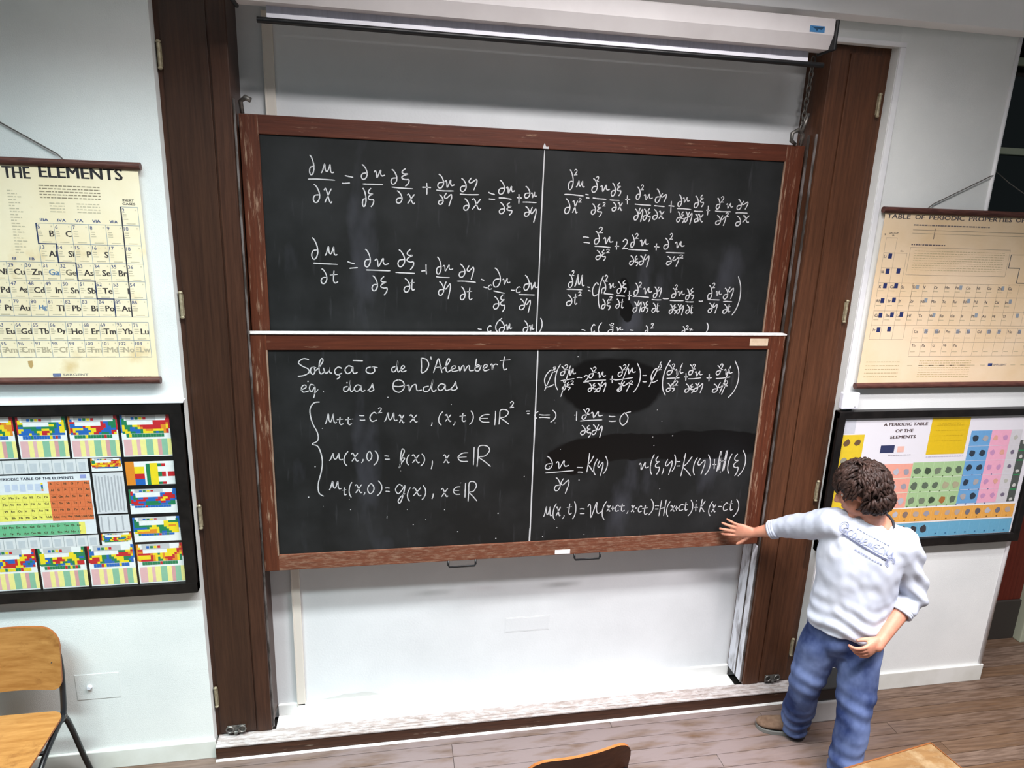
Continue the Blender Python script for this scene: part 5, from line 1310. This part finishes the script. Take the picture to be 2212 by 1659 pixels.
# --- jeans
jn = MB()
loft(jn, [((2.252, -0.462, 0.90), SV2, 0.150, 0.105), ((2.252, -0.460, 0.82), SV2, 0.165, 0.118), ((2.252, -0.455, 0.74), SV2, 0.165, 0.122), ((2.250, -0.452, 0.68), SV2, 0.130, 0.10)], 22, 4)
limb(jn, [RL[0], RL[1], RL[2], (2.168, -0.330, 0.26), (2.186, -0.296, 0.135), (2.192, -0.288, 0.075)], [0.100, 0.097, 0.084, 0.078, 0.077, 0.070], 18)
limb(jn, [LL[0], LL[1], LL[2], LL[3], (2.262, -0.610, 0.12), (2.258, -0.613, 0.065)], [0.104, 0.100, 0.084, 0.077, 0.075, 0.070], 18)
def jfolds(v, n_):
    f = noise.noise(Vector((v.x * 8, v.y * 8, v.z * 7))) * 0.012
    lowr = max(0.0, (0.30 - v.z) / 0.25)
    f += 0.007 * lowr * math.sin(v.z * 80 + 2.5 * math.sin(v.x * 18 + v.y * 11))
    f += 0.004 * max(0, 1 - abs(v.z - 0.45) / 0.15) * math.sin(v.z * 75 + v.x * 25)
    f += 0.004 * math.sin(v.z * 40 - v.x * 45) * max(0, min(1, (v.z - .55) * 5))
    return f
fuse(jn, 0.0085, 4, jfolds).build('jeans', M['denim'], man, smooth=True)

# --- shoes
def shoe(heel, toe, vis):
    h, t_ = Vector(heel), Vector(toe)
    d = (t_ - h).normalized(); s_ = Vector((-d.y, d.x, 0)); ln = (t_ - h).length
    root = MB()
    def ring(u, half, z0, z1): return (h + d * (u * ln) + Vector((0, 0, (z0 + z1) / 2)), s_, half, (z1 - z0) / 2)
    loft(root, [ring(.0, .018, .02, .06), ring(.03, .030, .015, .085), ring(.15, .036, .015, .105), ring(.32, .038, .015, .105), ring(.48, .042, .015, .090), ring(.66, .048, .015, .072), ring(.84, .045, .015, .058), ring(.95, .032, .015, .048), ring(1.0, .014, .018, .036)], 16, 4)
    up_ = root.build('shoe', M['suede'], man, smooth=True)
    sm = MB(); P_ = []
    for u, half in ((0, .012), (.02, .026), (.1, .036), (.3, .037), (.5, .043), (.7, .051), (.86, .047), (.96, .032), (1.01, .010)): P_.append((u, half))
    lft = [h + d * (u * ln) + s_ * q for u, q in P_]; rgt = [h + d * (u * ln) - s_ * q for u, q in reversed(P_)]
    poly = [(p.x, p.y) for p in lft + rgt]
    sm.prism(poly, 'z', 0.001, 0.020); sm.build('sole', M['sole'], up_)
    for k in range(4):
        u = .36 + .085 * k; zt = .098 - .014 * k
        c0 = h + d * (u * ln)
        MB().tube([c0 + s_ * .028 + Vector((0, 0, zt - .012)), c0 + d * .006 + Vector((0, 0, zt + .006)), c0 - s_ * .028 + d * .012 + Vector((0, 0, zt - .012))], .0030, 6).build('lace', M['lace'], up_, smooth=True)
shoe((2.262, -0.292, 0), (2.022, -0.186, 0), True)
shoe((2.305, -0.585, 0), (2.135, -0.765, 0), True)

# --- hair: a cap under a thick tangle of locks
hr = MB()
hr.ell(hp(-0.024, 0, 0.036), (0.106, 0.090, 0.098), HA, 22, 14)
hr.ell(hp(-0.060, 0, -0.030), (0.062, 0.080, 0.078), HA, 18, 12)
r_ = random.Random(11)
cnt = 0
while cnt < 900:
    v = Vector((r_.gauss(0, 1), r_.gauss(0, 1), r_.gauss(0, 1))).normalized()
    if v.x > 0.42 and v.z < 0.40: continue
    if v.z < -0.75: continue
    cnt += 1
    c0 = (-0.024, 0, 0.036) if v.z > -0.1 else (-0.050, 0, -0.015)
    rad = (0.100, 0.086, 0.092) if v.z > -0.1 else (0.072, 0.080, 0.080)
    p = hp(c0[0] + v.x * rad[0], c0[1] + v.y * rad[1], c0[2] + v.z * rad[2])
    nrm = (hf * v.x + hs_ * v.y + hu * v.z).normalized()
    dn = (Vector((0, 0, -1)) + hf * (0.55 if v.x > -.1 else -0.25) + Vector((r_.uniform(-.5, .5), r_.uniform(-.5, .5), r_.uniform(-.2, .3))))
    tg = (dn - nrm * dn.dot(nrm)).normalized()
    ln = r_.uniform(0.045, 0.085)
    pts, rs = [], []
    side = nrm.cross(tg) * r_.uniform(-.018, .018)
    for k in range(5):
        s_ = k / 4
        pts.append(p + tg * (ln * s_) + nrm * (0.016 * math.sin(s_ * math.pi) * r_.uniform(.6, 1.4) + (0.010 * s_ * s_ if v.z > -.3 else 0) - ln * ln * s_ * s_ * 2.5 * (1 if v.z > 0.1 else .2)) + side * math.sin(s_ * 2.6))
        rs.append((0.005, 0.0085, 0.008, 0.0055, 0.001)[k])
    hr.tube(pts, rs, 5)
hr.build('hair', M['hair'], man, smooth=True)
